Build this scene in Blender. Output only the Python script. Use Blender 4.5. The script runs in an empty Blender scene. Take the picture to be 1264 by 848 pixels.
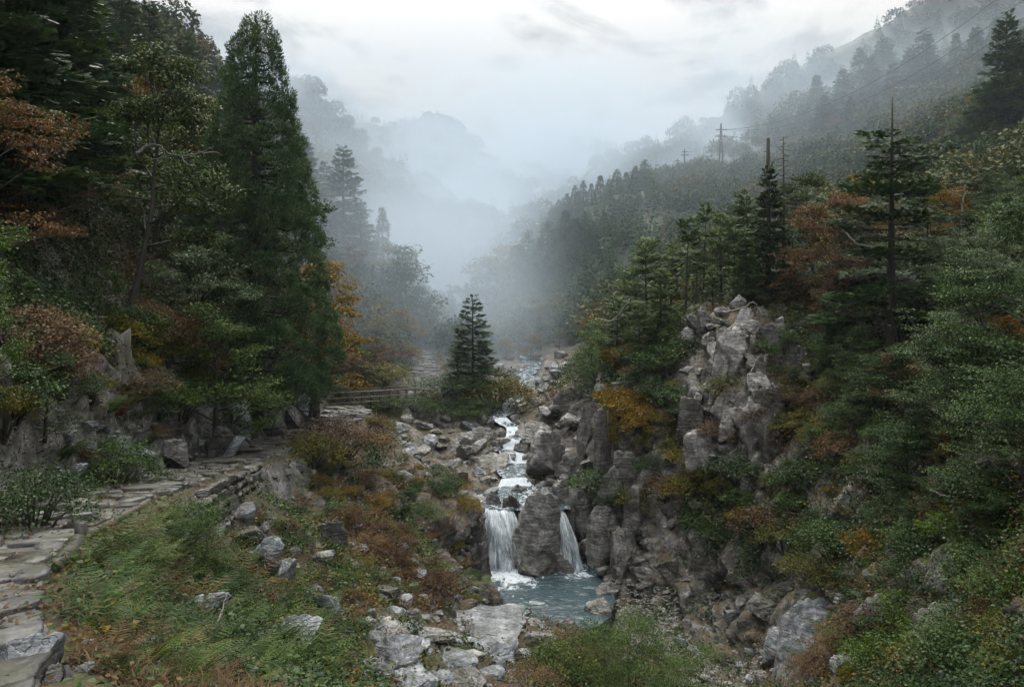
import bpy, math, random
import numpy as np
from mathutils import Vector, Matrix

random.seed(11)
rng = np.random.default_rng(11)
SC = bpy.context.scene
COL = SC.collection
F, CX, HY = 983.0, 632.0, 360.0          # focal length in photo pixels, centre column, eye level row

# ------------------------------------------------------------------ camera
cam = bpy.data.cameras.new('camera'); cam.sensor_width = 36.0; cam.lens = 36.0 * F / 1264.0
cam.shift_y = -(424.0 - HY) / 1264.0; cam.clip_start = 0.1; cam.clip_end = 5000
camo = bpy.data.objects.new('camera', cam); COL.objects.link(camo)
camo.location = (0, 0, 0); camo.rotation_euler = (math.radians(90), 0, 0); SC.camera = camo

def P(px, py, Y):
    return np.array([(px - CX) / F * Y, Y, (HY - py) / F * Y])
def pix(p):
    return CX + p[0] / p[1] * F, HY - p[2] / p[1] * F

# ------------------------------------------------------------------ noise
def _hash(i, j, k, s):
    h = (i * 374761393 + j * 668265263 + k * 2147483647 + s * 1274126177) & 0xffffffff
    h = ((h ^ (h >> 13)) * 1274126177) & 0xffffffff
    h = ((h ^ (h >> 16)) * 2246822519) & 0xffffffff
    return ((h ^ (h >> 15)) & 0xffffff) / float(0xffffff)
def vnoise(p, s=0):
    p = np.asarray(p, float); i0 = np.floor(p).astype(np.int64); f = p - i0; f = f * f * (3 - 2 * f)
    r = 0
    for dx in (0, 1):
        for dy in (0, 1):
            for dz in (0, 1):
                w = (f[:, 0] if dx else 1 - f[:, 0]) * (f[:, 1] if dy else 1 - f[:, 1]) * (f[:, 2] if dz else 1 - f[:, 2])
                r = r + w * _hash(i0[:, 0] + dx, i0[:, 1] + dy, i0[:, 2] + dz, s)
    return r * 2 - 1
def fbm(p, o=4, s=0, gain=.5):
    r = 0; a = 1.0; p = np.asarray(p, float)
    for k in range(o):
        r = r + a * vnoise(p * (2.03 ** k) + 17.3 * k, s + k); a *= gain
    return r
def voro(p, s=0):
    """F1, F2 and a random value per cell."""
    p = np.asarray(p, float); i0 = np.floor(p).astype(np.int64)
    n = len(p); f1 = np.full(n, 9.); f2 = np.full(n, 9.); cid = np.zeros(n); off = np.zeros((n, 3))
    for dx in (-1, 0, 1):
        for dy in (-1, 0, 1):
            for dz in (-1, 0, 1):
                c = i0 + np.array([dx, dy, dz])
                q = np.stack([c[:, a] + _hash(c[:, 0], c[:, 1], c[:, 2], s + 31 * a) for a in range(3)], 1)
                d = np.linalg.norm(p - q, axis=1)
                b = d < f1
                f2 = np.where(b, f1, np.minimum(f2, d)); f1 = np.where(b, d, f1)
                cid = np.where(b, _hash(c[:, 0], c[:, 1], c[:, 2], s + 99), cid)
                off = np.where(b[:, None], p - q, off)
    return f1, f2, cid, off
def sstep(a, b, x):
    t = np.clip((x - a) / (b - a), 0, 1); return t * t * (3 - 2 * t)

# ------------------------------------------------------------------ mesh helpers
def mesh_np(name, V, faces, smooth=False, uv=None):
    """V (n,3); faces = list of int arrays (m,3) or (m,4)."""
    me = bpy.data.meshes.new(name)
    V = np.ascontiguousarray(V, np.float32)
    faces = [np.asarray(f, np.int32) for f in faces if len(f)]
    idx = np.concatenate([f.ravel() for f in faces])
    cnt = np.concatenate([np.full(len(f), f.shape[1], np.int32) for f in faces])
    start = np.concatenate([[0], np.cumsum(cnt)[:-1]]).astype(np.int32)
    me.vertices.add(len(V)); me.vertices.foreach_set('co', V.ravel())
    me.loops.add(len(idx)); me.loops.foreach_set('vertex_index', idx)
    me.polygons.add(len(cnt)); me.polygons.foreach_set('loop_start', start)
    if smooth: me.polygons.foreach_set('use_smooth', np.ones(len(cnt), bool))
    if uv is not None:
        l = me.uv_layers.new(name='UVMap'); l.data.foreach_set('uv', np.ascontiguousarray(uv[idx], np.float32).ravel())
    me.update(calc_edges=True)
    return me

class MB:
    """collects pieces of ONE mesh"""
    def __init__(s): s.V = []; s.F = {3: [], 4: []}; s.n = 0; s.UV = []
    def add(s, V, faces, uv=None):
        V = np.asarray(V, float).reshape(-1, 3)
        for f in (faces if isinstance(faces, list) else [faces]):
            f = np.asarray(f, np.int64)
            if len(f): s.F[f.shape[1]].append(f + s.n)
        s.V.append(V); s.n += len(V); s.UV.append(np.zeros((len(V), 2)) if uv is None else uv); return s
    def mesh(s, name, smooth=False, uv=False):
        fs = [np.concatenate(s.F[k]) for k in (3, 4) if s.F[k]]
        return mesh_np(name, np.concatenate(s.V), fs, smooth, np.concatenate(s.UV) if uv else None)

def link(name, me, mat=None, parent=None):
    o = bpy.data.objects.new(name, me); COL.objects.link(o)
    if mat is not None and me is not None and not me.materials: me.materials.append(mat)
    if parent is not None: o.parent = parent
    return o

BOXF = np.array([[0, 3, 2, 1], [4, 5, 6, 7], [0, 1, 5, 4], [1, 2, 6, 5], [2, 3, 7, 6], [3, 0, 4, 7]])
def box(mb, c, half, R=None, taper=0.0):
    hx, hy, hz = half
    v = np.array([[-hx, -hy, -hz], [hx, -hy, -hz], [hx, hy, -hz], [-hx, hy, -hz], [-hx, -hy, hz], [hx, -hy, hz], [hx, hy, hz], [-hx, hy, hz]], float)
    v[4:, :2] *= 1 - taper
    if R is not None: v = v @ np.asarray(R).T
    mb.add(v + np.asarray(c), BOXF)
def bar(mb, a, b, w, h):
    """rectangular bar from a to b: w across, h upright"""
    a = np.asarray(a, float); b = np.asarray(b, float); d = b - a; L = np.linalg.norm(d); d /= L
    up = np.array([0, 0, 1.]) if abs(d[2]) < .9 else np.array([0, 1., 0])
    x = np.cross(d, up); x /= np.linalg.norm(x); z = np.cross(x, d)
    box(mb, (a + b) / 2, (w / 2, L / 2, h / 2), np.stack([x, d, z], 1))
def tube(mb, pts, rad, sides=6, cap=True):
    pts = np.asarray(pts, float); n = len(pts); rad = np.broadcast_to(np.asarray(rad, float), (n,))
    t = np.gradient(pts, axis=0); t /= np.linalg.norm(t, axis=1)[:, None] + 1e-9
    ref = np.array([.3, .2, 1.]) if abs(t[0, 2]) < .8 else np.array([1., .2, .1])
    x = np.cross(t, ref); x /= np.linalg.norm(x, axis=1)[:, None] + 1e-9; y = np.cross(t, x)
    a = np.arange(sides) / sides * 2 * math.pi
    V = pts[:, None] + rad[:, None, None] * (np.cos(a)[None, :, None] * x[:, None] + np.sin(a)[None, :, None] * y[:, None])
    i = np.arange(n - 1)[:, None] * sides; j = np.arange(sides)[None]; j2 = (j + 1) % sides
    Fq = np.stack([i + j, i + j2, i + sides + j2, i + sides + j], -1).reshape(-1, 4)
    V = V.reshape(-1, 3); fs = [Fq]
    if cap:
        V = np.vstack([V, pts[-1] + t[-1] * rad[-1] * .6]); k = len(V) - 1; b = (n - 1) * sides
        fs.append(np.stack([b + np.arange(sides), b + (np.arange(sides) + 1) % sides, np.full(sides, k)], 1)); V = np.vstack([V, pts[0]]); fs.append(np.stack([(np.arange(sides) + 1) % sides, np.arange(sides), np.full(sides, k + 1)], 1))
    mb.add(V, fs)
def frames(d, up):
    d = d / (np.linalg.norm(d, axis=1)[:, None] + 1e-9)
    x = np.cross(d, up); x /= np.linalg.norm(x, axis=1)[:, None] + 1e-9
    z = np.cross(x, d)
    return np.stack([x, d, z], 2)                 # columns: local x, y (along), z
def cards(mb, T, TF, pos, R, sc):
    """copies of template T at pos, frames R, scale sc"""
    N = len(pos); k = len(T); sc = np.asarray(sc, float)
    if sc.ndim == 1: sc = sc[:, None].repeat(3, 1)
    V = np.einsum('nij,nkj->nki', R, T[None] * sc[:, None, :]) + pos[:, None]
    for TFi in (TF if isinstance(TF, list) else [TF]):
        TFi = np.asarray(TFi)
        s0 = (np.arange(N) * k)[:, None, None] + TFi[None]
        mb.F[TFi.shape[1]].append(s0.reshape(-1, TFi.shape[1]) + mb.n)
    mb.V.append(V.reshape(-1, 3)); mb.n += N * k; mb.UV.append(np.zeros((N * k, 2)))
def unit(v): return v / (np.linalg.norm(v, axis=-1, keepdims=True) + 1e-9)

# ------------------------------------------------------------------ registry of things
REG = []
def tag(o, label, cat, group=None):
    o['label'] = label; o['category'] = cat
    if group: o['group'] = group
    return o
def empty(name, loc=(0, 0, 0)):
    o = bpy.data.objects.new(name, None); COL.objects.link(o); o.location = loc; o.empty_display_size = .2; return o
def structure(o): o['kind'] = 'structure'; return o
def stuff(o): o['kind'] = 'stuff'; return o

# ------------------------------------------------------------------ materials
def new_mat(name):
    m = bpy.data.materials.new(name); m.use_nodes = True; nt = m.node_tree; nt.nodes.clear()
    out = nt.nodes.new('ShaderNodeOutputMaterial'); return m, nt, out
def N(nt, t, **kw):
    n = nt.nodes.new(t)
    for k, v in kw.items():
        if k.startswith('i_'):
            n.inputs[k[2:].replace('_', ' ')].default_value = v
        else: setattr(n, k, v)
    return n
def L(nt, a, b): nt.links.new(a, b)
def ramp(nt, fac, stops, interp='LINEAR'):
    r = nt.nodes.new('ShaderNodeValToRGB'); e = r.color_ramp.elements; r.color_ramp.interpolation = interp
    while len(e) > 1: e.remove(e[-1])
    e[0].position = stops[0][0]; e[0].color = (*stops[0][1], 1)
    for p, c in stops[1:]:
        q = e.new(p); q.color = (*c, 1)
    L(nt, fac, r.inputs[0]); return r.outputs[0]
def math_(nt, op, a, b=None, clamp=False):
    m = nt.nodes.new('ShaderNodeMath'); m.operation = op; m.use_clamp = clamp
    for i, v in enumerate((a, b)):
        if v is None: continue
        if isinstance(v, (int, float)): m.inputs[i].default_value = v
        else: L(nt, v, m.inputs[i])
    return m.outputs[0]
def mixc(nt, fac, a, b, typ='MIX'):
    m = nt.nodes.new('ShaderNodeMix'); m.data_type = 'RGBA'; m.blend_type = typ
    for s, v in ((0, fac), (6, a), (7, b)):
        if isinstance(v, (int, float)): m.inputs[s].default_value = v
        elif isinstance(v, tuple): m.inputs[s].default_value = (*v, 1)
        else: L(nt, v, m.inputs[s])
    return m.outputs[2]
def noise(nt, vec, scale, detail=4, rough=.55, dist=0.0):
    n = nt.nodes.new('ShaderNodeTexNoise'); n.inputs['Scale'].default_value = scale; n.inputs['Detail'].default_value = detail
    n.inputs['Roughness'].default_value = rough; n.inputs['Distortion'].default_value = dist
    if vec is not None: L(nt, vec, n.inputs['Vector'])
    return n.outputs[0]
def mapping(nt, vec, sc=(1, 1, 1), rot=(0, 0, 0), loc=(0, 0, 0)):
    m = nt.nodes.new('ShaderNodeMapping'); m.inputs['Scale'].default_value = sc; m.inputs['Rotation'].default_value = rot
    m.inputs['Location'].default_value = loc
    L(nt, vec, m.inputs['Vector']); return m.outputs[0]
def bump(nt, h, strength=.4, dist=.05):
    b = nt.nodes.new('ShaderNodeBump'); b.inputs['Strength'].default_value = strength; b.inputs['Distance'].default_value = dist
    L(nt, h, b.inputs['Height']); return b.outputs[0]

def leaf_mat(name, stops, rough=.42, transl=.28, spec=.16, sat=1.2, clump=1.2, vary=.35):
    """foliage: colour varies per leaf, per clump and per plant"""
    m, nt, out = new_mat(name)
    geo = N(nt, 'ShaderNodeNewGeometry'); oi = N(nt, 'ShaderNodeObjectInfo'); tc = N(nt, 'ShaderNodeTexCoord')
    n1 = noise(nt, tc.outputs['Object'], clump, 2, .6)
    f = math_(nt, 'MULTIPLY', geo.outputs['Random Per Island'], .30)
    f = math_(nt, 'ADD', f, math_(nt, 'MULTIPLY', math_(nt, 'SUBTRACT', n1, .5), 1.5))
    f = math_(nt, 'ADD', f, math_(nt, 'MULTIPLY', math_(nt, 'SUBTRACT', oi.outputs['Random'], .5), vary))
    f = math_(nt, 'ADD', f, .36, True)
    c = ramp(nt, f, stops)
    hsv = N(nt, 'ShaderNodeHueSaturation'); L(nt, c, hsv.inputs['Color']); hsv.inputs['Saturation'].default_value = sat
    L(nt, math_(nt, 'ADD', math_(nt, 'MULTIPLY', geo.outputs['Random Per Island'], .5), .85), hsv.inputs['Value'])
    p = N(nt, 'ShaderNodeBsdfPrincipled'); L(nt, hsv.outputs[0], p.inputs['Base Color'])
    p.inputs['Roughness'].default_value = rough + .06; p.inputs['Specular IOR Level'].default_value = spec
    t = N(nt, 'ShaderNodeBsdfTranslucent'); L(nt, hsv.outputs[0], t.inputs['Color'])
    mx = N(nt, 'ShaderNodeMixShader'); mx.inputs[0].default_value = transl
    L(nt, p.outputs[0], mx.inputs[1]); L(nt, t.outputs[0], mx.inputs[2]); L(nt, mx.outputs[0], out.inputs[0])
    return m
def bark_mat(name, c0, c1, scale=6, rough=.75):
    m, nt, out = new_mat(name); tc = N(nt, 'ShaderNodeTexCoord')
    v = mapping(nt, tc.outputs['Object'], (1, 1, .22))
    n = noise(nt, v, scale * 2, 5, .65); n2 = noise(nt, tc.outputs['Object'], 1.5, 3)
    c = ramp(nt, n, [(.3, c0), (.7, c1)])
    c = mixc(nt, math_(nt, 'MULTIPLY', ramp(nt, n2, [(.45, (0, 0, 0)), (.7, (1, 1, 1))]), .5), c, (.035, .05, .02))
    p = N(nt, 'ShaderNodeBsdfPrincipled'); L(nt, c, p.inputs['Base Color']); p.inputs['Roughness'].default_value = rough
    L(nt, bump(nt, n, .6, .03), p.inputs['Normal']); L(nt, p.outputs[0], out.inputs[0]); return m
def rock_mat(name, dark, mid, light, wet=.45, sc=1.0, moss=.35, world=False, crk=.7, bd=.12):
    """grey layered rock: cracks, pale lichen, moss on the tops, wet gloss in patches"""
    m, nt, out = new_mat(name); tc = N(nt, 'ShaderNodeTexCoord'); geo = N(nt, 'ShaderNodeNewGeometry'); oi = N(nt, 'ShaderNodeObjectInfo')
    if world: vec = geo.outputs['Position']
    else:
        va = N(nt, 'ShaderNodeVectorMath', operation='ADD'); L(nt, tc.outputs['Object'], va.inputs[0])
        vm = N(nt, 'ShaderNodeVectorMath', operation='SCALE'); L(nt, oi.outputs['Location'], vm.inputs[0]); vm.inputs['Scale'].default_value = 1.7
        L(nt, vm.outputs[0], va.inputs[1]); vec = va.outputs[0]
    big = noise(nt, vec, .9 * sc, 5, .6, .4); fine = noise(nt, vec, 9 * sc, 6, .7)
    strata = noise(nt, mapping(nt, vec, (.8, .8, 7), (.55, .35, 0)), 1.3 * sc, 6, .7, .7)
    mixn = math_(nt, 'ADD', math_(nt, 'MULTIPLY', big, .42), math_(nt, 'ADD', math_(nt, 'MULTIPLY', strata, .46), math_(nt, 'MULTIPLY', fine, .12)))
    c = ramp(nt, mixn, [(.40, dark), (.5, mid), (.60, light)])
    vo = N(nt, 'ShaderNodeTexVoronoi', feature='DISTANCE_TO_EDGE'); vo.inputs['Scale'].default_value = 1.6 * sc
    wv = N(nt, 'ShaderNodeVectorMath', operation='ADD'); L(nt, vec, wv.inputs[0])
    nz = N(nt, 'ShaderNodeTexNoise'); nz.inputs['Scale'].default_value = 2.5 * sc; L(nt, vec, nz.inputs['Vector'])
    ns = N(nt, 'ShaderNodeVectorMath', operation='SCALE'); L(nt, nz.outputs['Color'], ns.inputs[0]); ns.inputs['Scale'].default_value = .55
    L(nt, ns.outputs[0], wv.inputs[1]); L(nt, mapping(nt, wv.outputs[0], (1, 1, 1.6), (.4, .3, .2)), vo.inputs['Vector'])
    crack = ramp(nt, vo.outputs['Distance'], [(0, (0, 0, 0)), (.045, (1, 1, 1))])
    c = mixc(nt, math_(nt, 'MULTIPLY', math_(nt, 'SUBTRACT', 1.0, crack), crk), c, tuple(v * .25 for v in dark))
    lich = ramp(nt, noise(nt, vec, 4.2 * sc, 5, .75, .5), [(.56, (0, 0, 0)), (.64, (1, 1, 1))])
    c = mixc(nt, math_(nt, 'MULTIPLY', lich, .32), c, tuple(min(.6, v * 1.6) for v in light))
    rust = ramp(nt, noise(nt, vec, 1.7 * sc, 4, .6), [(.52, (0, 0, 0)), (.7, (1, 1, 1))])
    c = mixc(nt, math_(nt, 'MULTIPLY', rust, .28), c, (.10, .07, .04))
    sep = N(nt, 'ShaderNodeSeparateXYZ'); L(nt, geo.outputs['Normal'], sep.inputs[0])
    up = ramp(nt, math_(nt, 'ADD', sep.outputs[2], math_(nt, 'MULTIPLY', math_(nt, 'SUBTRACT', noise(nt, vec, 2.2 * sc, 5, .7), .62), 2.6)), [(.5, (0, 0, 0)), (.75, (1, 1, 1))])
    c = mixc(nt, math_(nt, 'MULTIPLY', up, moss), c, (.055, .06, .017))
    p = N(nt, 'ShaderNodeBsdfPrincipled'); L(nt, c, p.inputs['Base Color'])
    wetn = noise(nt, vec, 1.3 * sc, 4, .6)
    r = ramp(nt, wetn, [(.35, (wet, wet, wet)), (.65, (.75, .75, .75))]); L(nt, r, p.inputs['Roughness'])
    h = math_(nt, 'ADD', math_(nt, 'MULTIPLY', fine, .35), math_(nt, 'ADD', math_(nt, 'MULTIPLY', strata, .6), math_(nt, 'MULTIPLY', crack, .35 * crk)))
    L(nt, bump(nt, h, 1.0, bd / sc), p.inputs['Normal']); L(nt, p.outputs[0], out.inputs[0]); return m
def simple_mat(name, c, rough=.6, metal=0.0, nscale=20):
    m, nt, out = new_mat(name); tc = N(nt, 'ShaderNodeTexCoord'); n = noise(nt, tc.outputs['Object'], nscale, 5, .6)
    cc = mixc(nt, n, tuple(v * .6 for v in c), tuple(min(1, v * 1.35) for v in c))
    p = N(nt, 'ShaderNodeBsdfPrincipled'); L(nt, cc, p.inputs['Base Color']); p.inputs['Roughness'].default_value = rough; p.inputs['Metallic'].default_value = metal
    L(nt, bump(nt, n, .3, .01), p.inputs['Normal']); L(nt, p.outputs[0], out.inputs[0]); return m
# ------------------------------------------------------------------ terrain: control points (photo column, row, depth in metres)
CP = [
 # path and the near ground
 (20,840,4.2),(20,760,5.2),(30,690,7.2),(70,640,10),(150,605,14),(250,577,19.5),(330,553,25),(395,527,31),(425,510,36),(412,503,42),
 (100,720,7.5),(120,700,8.5),(150,800,6),(250,830,7),(350,840,8.5),(450,830,11),(530,815,14),(200,720,9),(180,655,12.3),(260,650,15),(300,610,18.7),
 (300,690,13.5),(340,770,11),(400,650,19),(480,650,22),(540,700,21.5),(400,740,14),(480,740,17),(560,760,19.5),(600,800,18),(650,775,22.5),(630,764,25),
 (640,848,15),(720,848,16),(760,800,21),(745,775,24.3),(800,848,20),(590,775,22),(600,740,24.5),
 # outcrop edge above the pool
 (450,545,31),(500,570,29.5),(545,592,28.5),(590,640,27.5),(598,690,26.8),(608,755,26),(520,560,34),(560,600,33),(590,612,33),(470,530,36),(500,535,40),
 # boulder field left of the stream
 (560,575,37),(600,590,36.5),(540,560,40),(510,540,41),(600,545,41.5),(450,517,43),(580,515,43.5),(570,480,46),(540,490,46),(600,500,47.5),(520,488,46.8),(530,470,52),(525,450,58),(520,432,64),
 (600,470,55),(580,450,62),(630,470,58),(690,470,58),(690,500,46),(680,540,41),(700,580,36.5),(710,605,34.3),(640,575,38),(628,545,40.5),(622,515,44.5),(640,492,50.5),(650,472,57),(655,452,68),(650,436,78),
 # pebble bed and lower right rocks
 (830,768,26.3),(850,790,25),(900,848,22.2),(900,800,24.3),(860,848,22.5),(960,800,22),(1000,848,18.8),(1050,760,18.3),(1150,848,14),(1264,848,10.5),(1264,700,12),(1150,700,16),(1000,700,21),(950,745,23.3),
 (880,745,26),(800,735,27.6),(765,722,28.6),(1000,770,20.5),
 # right cliff
 (735,690,30),(720,640,31.7),(738,560,32.7),(740,485,35),(715,600,34.2),(716,540,38),(712,462,43),(700,445,52),
 (800,485,33.3),(800,600,30.6),(800,680,29),(860,560,29.3),(870,500,30),(862,430,32),(900,380,33),(880,640,27.6),(950,560,27.3),(940,480,28.2),(935,420,30.5),(960,650,24.6),(1000,480,28.5),(1000,380,33),
 (1045,640,22.8),(1045,580,23.5),(1100,560,22),(1100,450,26),(1200,560,18),(1264,450,20),(1264,560,15.3),(1264,330,27),(1100,330,38),(950,350,38.5),(850,390,38.5),(780,430,38),(720,452,41),
 # behind the right spur
 (800,415,52),(900,335,62),(1000,300,62),(1100,262,62),(1264,200,62),(760,425,60),
 (700,425,80),(780,385,82),(740,330,100),(640,422,85),(650,385,96),(700,300,116),(780,262,126),(860,232,140),(890,205,152),(845,226,146),(950,215,150),(700,270,140),
 (1000,200,155),(1000,150,180),(1100,130,175),(1264,60,172),(1140,205,95),(1264,140,90),(1264,220,78),(1050,250,100),(940,290,85),
 # left side
 (390,478,33),(383,425,34),(330,480,27.3),(330,430,29.5),(240,510,21),(230,440,23),(120,530,14.6),(120,440,18),(40,570,10.4),(0,545,9.6),(0,400,12),(60,400,15),(130,382,20),(200,335,26.5),(0,250,19),(250,310,35),
 (350,340,44),(370,390,50),(100,150,42),(0,50,42),(200,120,62),(230,60,85),(300,150,105),(-60,520,8),(-60,640,5.5),
 (400,440,58),(470,442,58),(515,430,72),(440,350,82),(390,250,95),(380,190,110),(500,380,88),(540,432,82),(570,432,86),
 (590,385,122),(600,335,165),(612,305,240),(620,280,340),(480,390,130),(400,400,110),(560,400,100),
 # far sides
 (-150,0,60),(-400,-50,60),(-400,300,14),(1450,600,9),(1500,300,25),(1600,100,70),(-200,-100,150),(1450,0,160),(620,240,620),(0,-40,160),(200,60,170),
]
cp = np.array([P(*c) for c in CP])
extra = np.array([(0,-3,-1.9),(-3,-1,-1.5),(3,-2,-2.6),(2.2,2.5,-2.6),(-3,2.2,-1.75),(0,3.2,-2.25),(6,4,-4.5),(9,0,-4),(0,-12,-1),(-12,-6,2),(12,-8,-2),(0,-60,4),(-60,-20,14),(60,-20,9),(40,10,6),(-35,10,12),(0,-500,30),(-500,0,130),(500,0,110),(-400,400,150),(400,400,140),(1.5,6,-3.6),(4,9,-5.6)])
cp = np.vstack([cp, extra])
def conf(x, y):
    return np.stack([np.arctan2(x, y), .5 * np.log(x * x + y * y)], -1)
cq = conf(cp[:, 0], cp[:, 1]); ce = cp[:, 2] / np.exp(cq[:, 1])
D = np.linalg.norm(cq[:, None] - cq[None], axis=2)
nC = len(cq); A = np.ones((nC + 1, nC + 1)); A[:nC, :nC] = -D - np.eye(nC) * 1e-4; A[nC, nC] = 0
W = np.linalg.solve(A, np.append(ce, 0))
def base_height(x, y):
    q = conf(x, y); r = np.exp(q[..., 1]); sh = r.shape; q = q.reshape(-1, 2); out = np.empty(len(q))
    for i in range(0, len(q), 40000):
        d = np.linalg.norm(q[i:i + 40000, None] - cq[None], axis=2); out[i:i + 40000] = -d @ W[:nC] + W[nC]
    return (out.reshape(sh)) * r

def polyline(pts): return np.array([P(*p) for p in pts])
def near_line(x, y, pl, w=None):
    """distance in plan to a polyline, interpolated z (and half width)"""
    best = np.full(x.shape, 1e9); z = np.zeros(x.shape); ww = np.zeros(x.shape)
    for i in range(len(pl) - 1):
        a, b = pl[i], pl[i + 1]; d = b[:2] - a[:2]; l2 = d @ d
        t = np.clip(((x - a[0]) * d[0] + (y - a[1]) * d[1]) / l2, 0, 1)
        dd = np.hypot(x - a[0] - t * d[0], y - a[1] - t * d[1]); m = dd < best
        best = np.where(m, dd, best); z = np.where(m, a[2] + t * (b[2] - a[2]), z)
        if w is not None: ww = np.where(m, w[i] + t * (w[i + 1] - w[i]), ww)
    return best, z, ww
PATH = polyline([(-150,925,3.2),(-80,845,4.2),(-55,765,5.4),(-22,696,7.4),(78,641,10.2),(165,606,14),(250,578,19.5),(330,554,25),(395,528,31),(428,511,36.5),(424,502,41.5)])
PW = np.array([.5,.5,.5,.55,.66,.78,.85,.85,.95,1.1,.9])
PATH2 = polyline([(512,494,45.3),(528,474,51),(524,452,58),(519,433,65)]); PW2 = np.array([.9,.8,.9,1.1])
POOL_Z = -10.62; SHELF_Z = -8.66
STREAM = polyline([(640,611,34.0),(632,602,35.1),(637,587,36.2),(634,574.5,38.3),(630,556,39.6),(637,540,40.6),(628,524,42.4),(617,513,43.8),(620,505,46.2),(640,493,50.4),(656,484,53),(650,473,57),(650,461,62),(658,449,70),(648,437,79)])
SW = np.array([.85,.75,.28,.85,.34,.26,.24,.3,.42,.5,.34,.4,.42,.5,.5])
STREAM[0, 2] = SHELF_Z
pool_poly = np.array([P(px, 0, Y)[:2] for px, Y in [(603,26.0),(596,28.5),(594,31.4),(640,31.6),(676,31.9),(716,32.0),(724,30.6),(742,29.0),(748,27.6),(742,26.2),(725,25.4),(690,25.2),(640,25.0)]])
shelf_poly = np.array([P(px, 0, Y)[:2] for px, Y in [(597,32.0),(594,34.0),(615,35.2),(655,35.4),(690,34.8),(696,33.2),(697,32.0),(676,31.9),(640,31.8)]])
def in_poly(x, y, poly):
    c = np.zeros(x.shape, bool); n = len(poly)
    for i in range(n):
        (x1, y1), (x2, y2) = poly[i], poly[(i + 1) % n]
        hit = ((y1 > y) != (y2 > y)) & (x < (x2 - x1) * (y - y1) / (y2 - y1 + 1e-12) + x1); c ^= hit
    return c
def poly_dist(x, y, poly):
    pl = np.hstack([np.vstack([poly, poly[:1]]), np.zeros((len(poly) + 1, 1))])
    d, _, _ = near_line(x, y, pl); return np.where(in_poly(x, y, poly), -d, d)

th = np.concatenate([np.radians(np.linspace(-180, -46, 50)), np.radians(np.linspace(-45, 45, 720)), np.radians(np.linspace(46, 180, 50)[:-1])])
lr = np.concatenate([np.linspace(math.log(.6), math.log(3), 30)[:-1], np.linspace(math.log(3), math.log(60), 640)[:-1], np.linspace(math.log(60), math.log(190), 110)[:-1], np.linspace(math.log(190), math.log(820), 34)])
TH, LR = np.meshgrid(th, lr)
R_ = np.exp(LR); GX = R_ * np.sin(TH); GY = R_ * np.cos(TH); GZ = base_height(GX, GY)
nr, ntn = GX.shape
# steepness (before detail)
def steep(Z):
    dr = np.gradient(Z, axis=0) / (np.gradient(R_, axis=0)); dt = np.gradient(Z, axis=1) / (np.gradient(TH, axis=1) * R_ + 1e-9)
    return np.hypot(dr, dt)
ST = steep(GZ)
p3 = np.stack([GX.ravel(), GY.ravel(), GZ.ravel()], 1)
d_path, z_path, w_path = near_line(GX, GY, PATH, PW); d2, z2, w2 = near_line(GX, GY, PATH2, PW2)
d_str, z_str, w_str = near_line(GX, GY, STREAM, SW)
d_pool = poly_dist(GX, GY, pool_poly); d_shelf = poly_dist(GX, GY, shelf_poly)
pk = np.minimum(d_path - w_path, d2 - w2)
calm = sstep(0, .9, pk)                                      # no roughness on the path
far = 1 + np.clip(R_ - 60, 0, 200) / 60
n1 = fbm(p3 * .35 / 1.0, 4, 3).reshape(GX.shape); n2 = fbm(p3 * 1.6, 4, 9).reshape(GX.shape)
GZ = GZ + calm * (n1 * .32 * np.clip(R_ / 16, .3, 1.2) + n2 * .1 * np.clip(R_ / 12, .3, 1)) + np.clip(R_ - 60, 0, 100) / 100 * fbm(p3 * .06, 3, 20).reshape(GX.shape) * 3.5
# carve the path, the pool, the shelf and the stream
t = 1 - sstep(0, .8, d_path - w_path); GZ = GZ * (1 - t) + (z_path - .03) * t
t = 1 - sstep(0, .8, d2 - w2); GZ = GZ * (1 - t) + (z2 - .03) * t
t = 1 - sstep(-.1, .9, d_str - w_str); GZ = GZ * (1 - t) + np.minimum(GZ, z_str - .35) * t
t = 1 - sstep(-.1, .35, d_shelf); GZ = GZ * (1 - t) + np.minimum(GZ, SHELF_Z - .25) * t
t = 1 - sstep(-.15, .5, d_pool); GZ = GZ * (1 - t) + np.minimum(GZ, POOL_Z - .7) * t
ST = np.maximum(steep(GZ) * .6, ST); ST = np.minimum(ST, 4)
rockm = sstep(.75, 1.5, ST) * calm * (R_ < 75); rockm = rockm * np.where((GX < -4) & (R_ < 26), .3, 1.0)
zone = ((GY > 22) & (GY < 60) & (GX > -6) & (GX < 6.5) & (pk > .3)) * 1.0        # bare rock along the stream
rockm = np.maximum(rockm, zone * sstep(.2, .6, ST) * .8 * calm)
# angular rock: displace sideways and up by facets
P0 = np.stack([GX, GY, GZ], -1)
du = np.gradient(P0, axis=0); dv = np.gradient(P0, axis=1); NR = np.cross(du, dv); NR = NR / (np.linalg.norm(NR, axis=-1, keepdims=True) + 1e-9); NR[NR[..., 2] < 0] *= -1
sel = (rockm > .02) & (np.abs(TH) < 1.2); q = P0[sel]
qq = q * np.array([1, 1, .62]) + .35 * np.stack([fbm(q * .8, 3, 40 + a) for a in range(3)], 1)
f1, f2, cid, off = voro(qq * .62, 5); g1, g2, cid2, _ = voro(qq * 1.9 * np.array([1, 1, .6]), 8)
disp = (cid - .45) * 1.15 - .55 * np.exp(-((f2 - f1) / .09) ** 2) + (cid2 - .5) * .32 - .16 * np.exp(-((g2 - g1) / .1) ** 2) + .16 * fbm(q * 2.6, 4, 60)
P1 = P0.copy(); hd = NR.copy(); hd[..., 2] *= .35
P1[sel] += hd[sel] * (disp * rockm[sel])[:, None]
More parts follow.
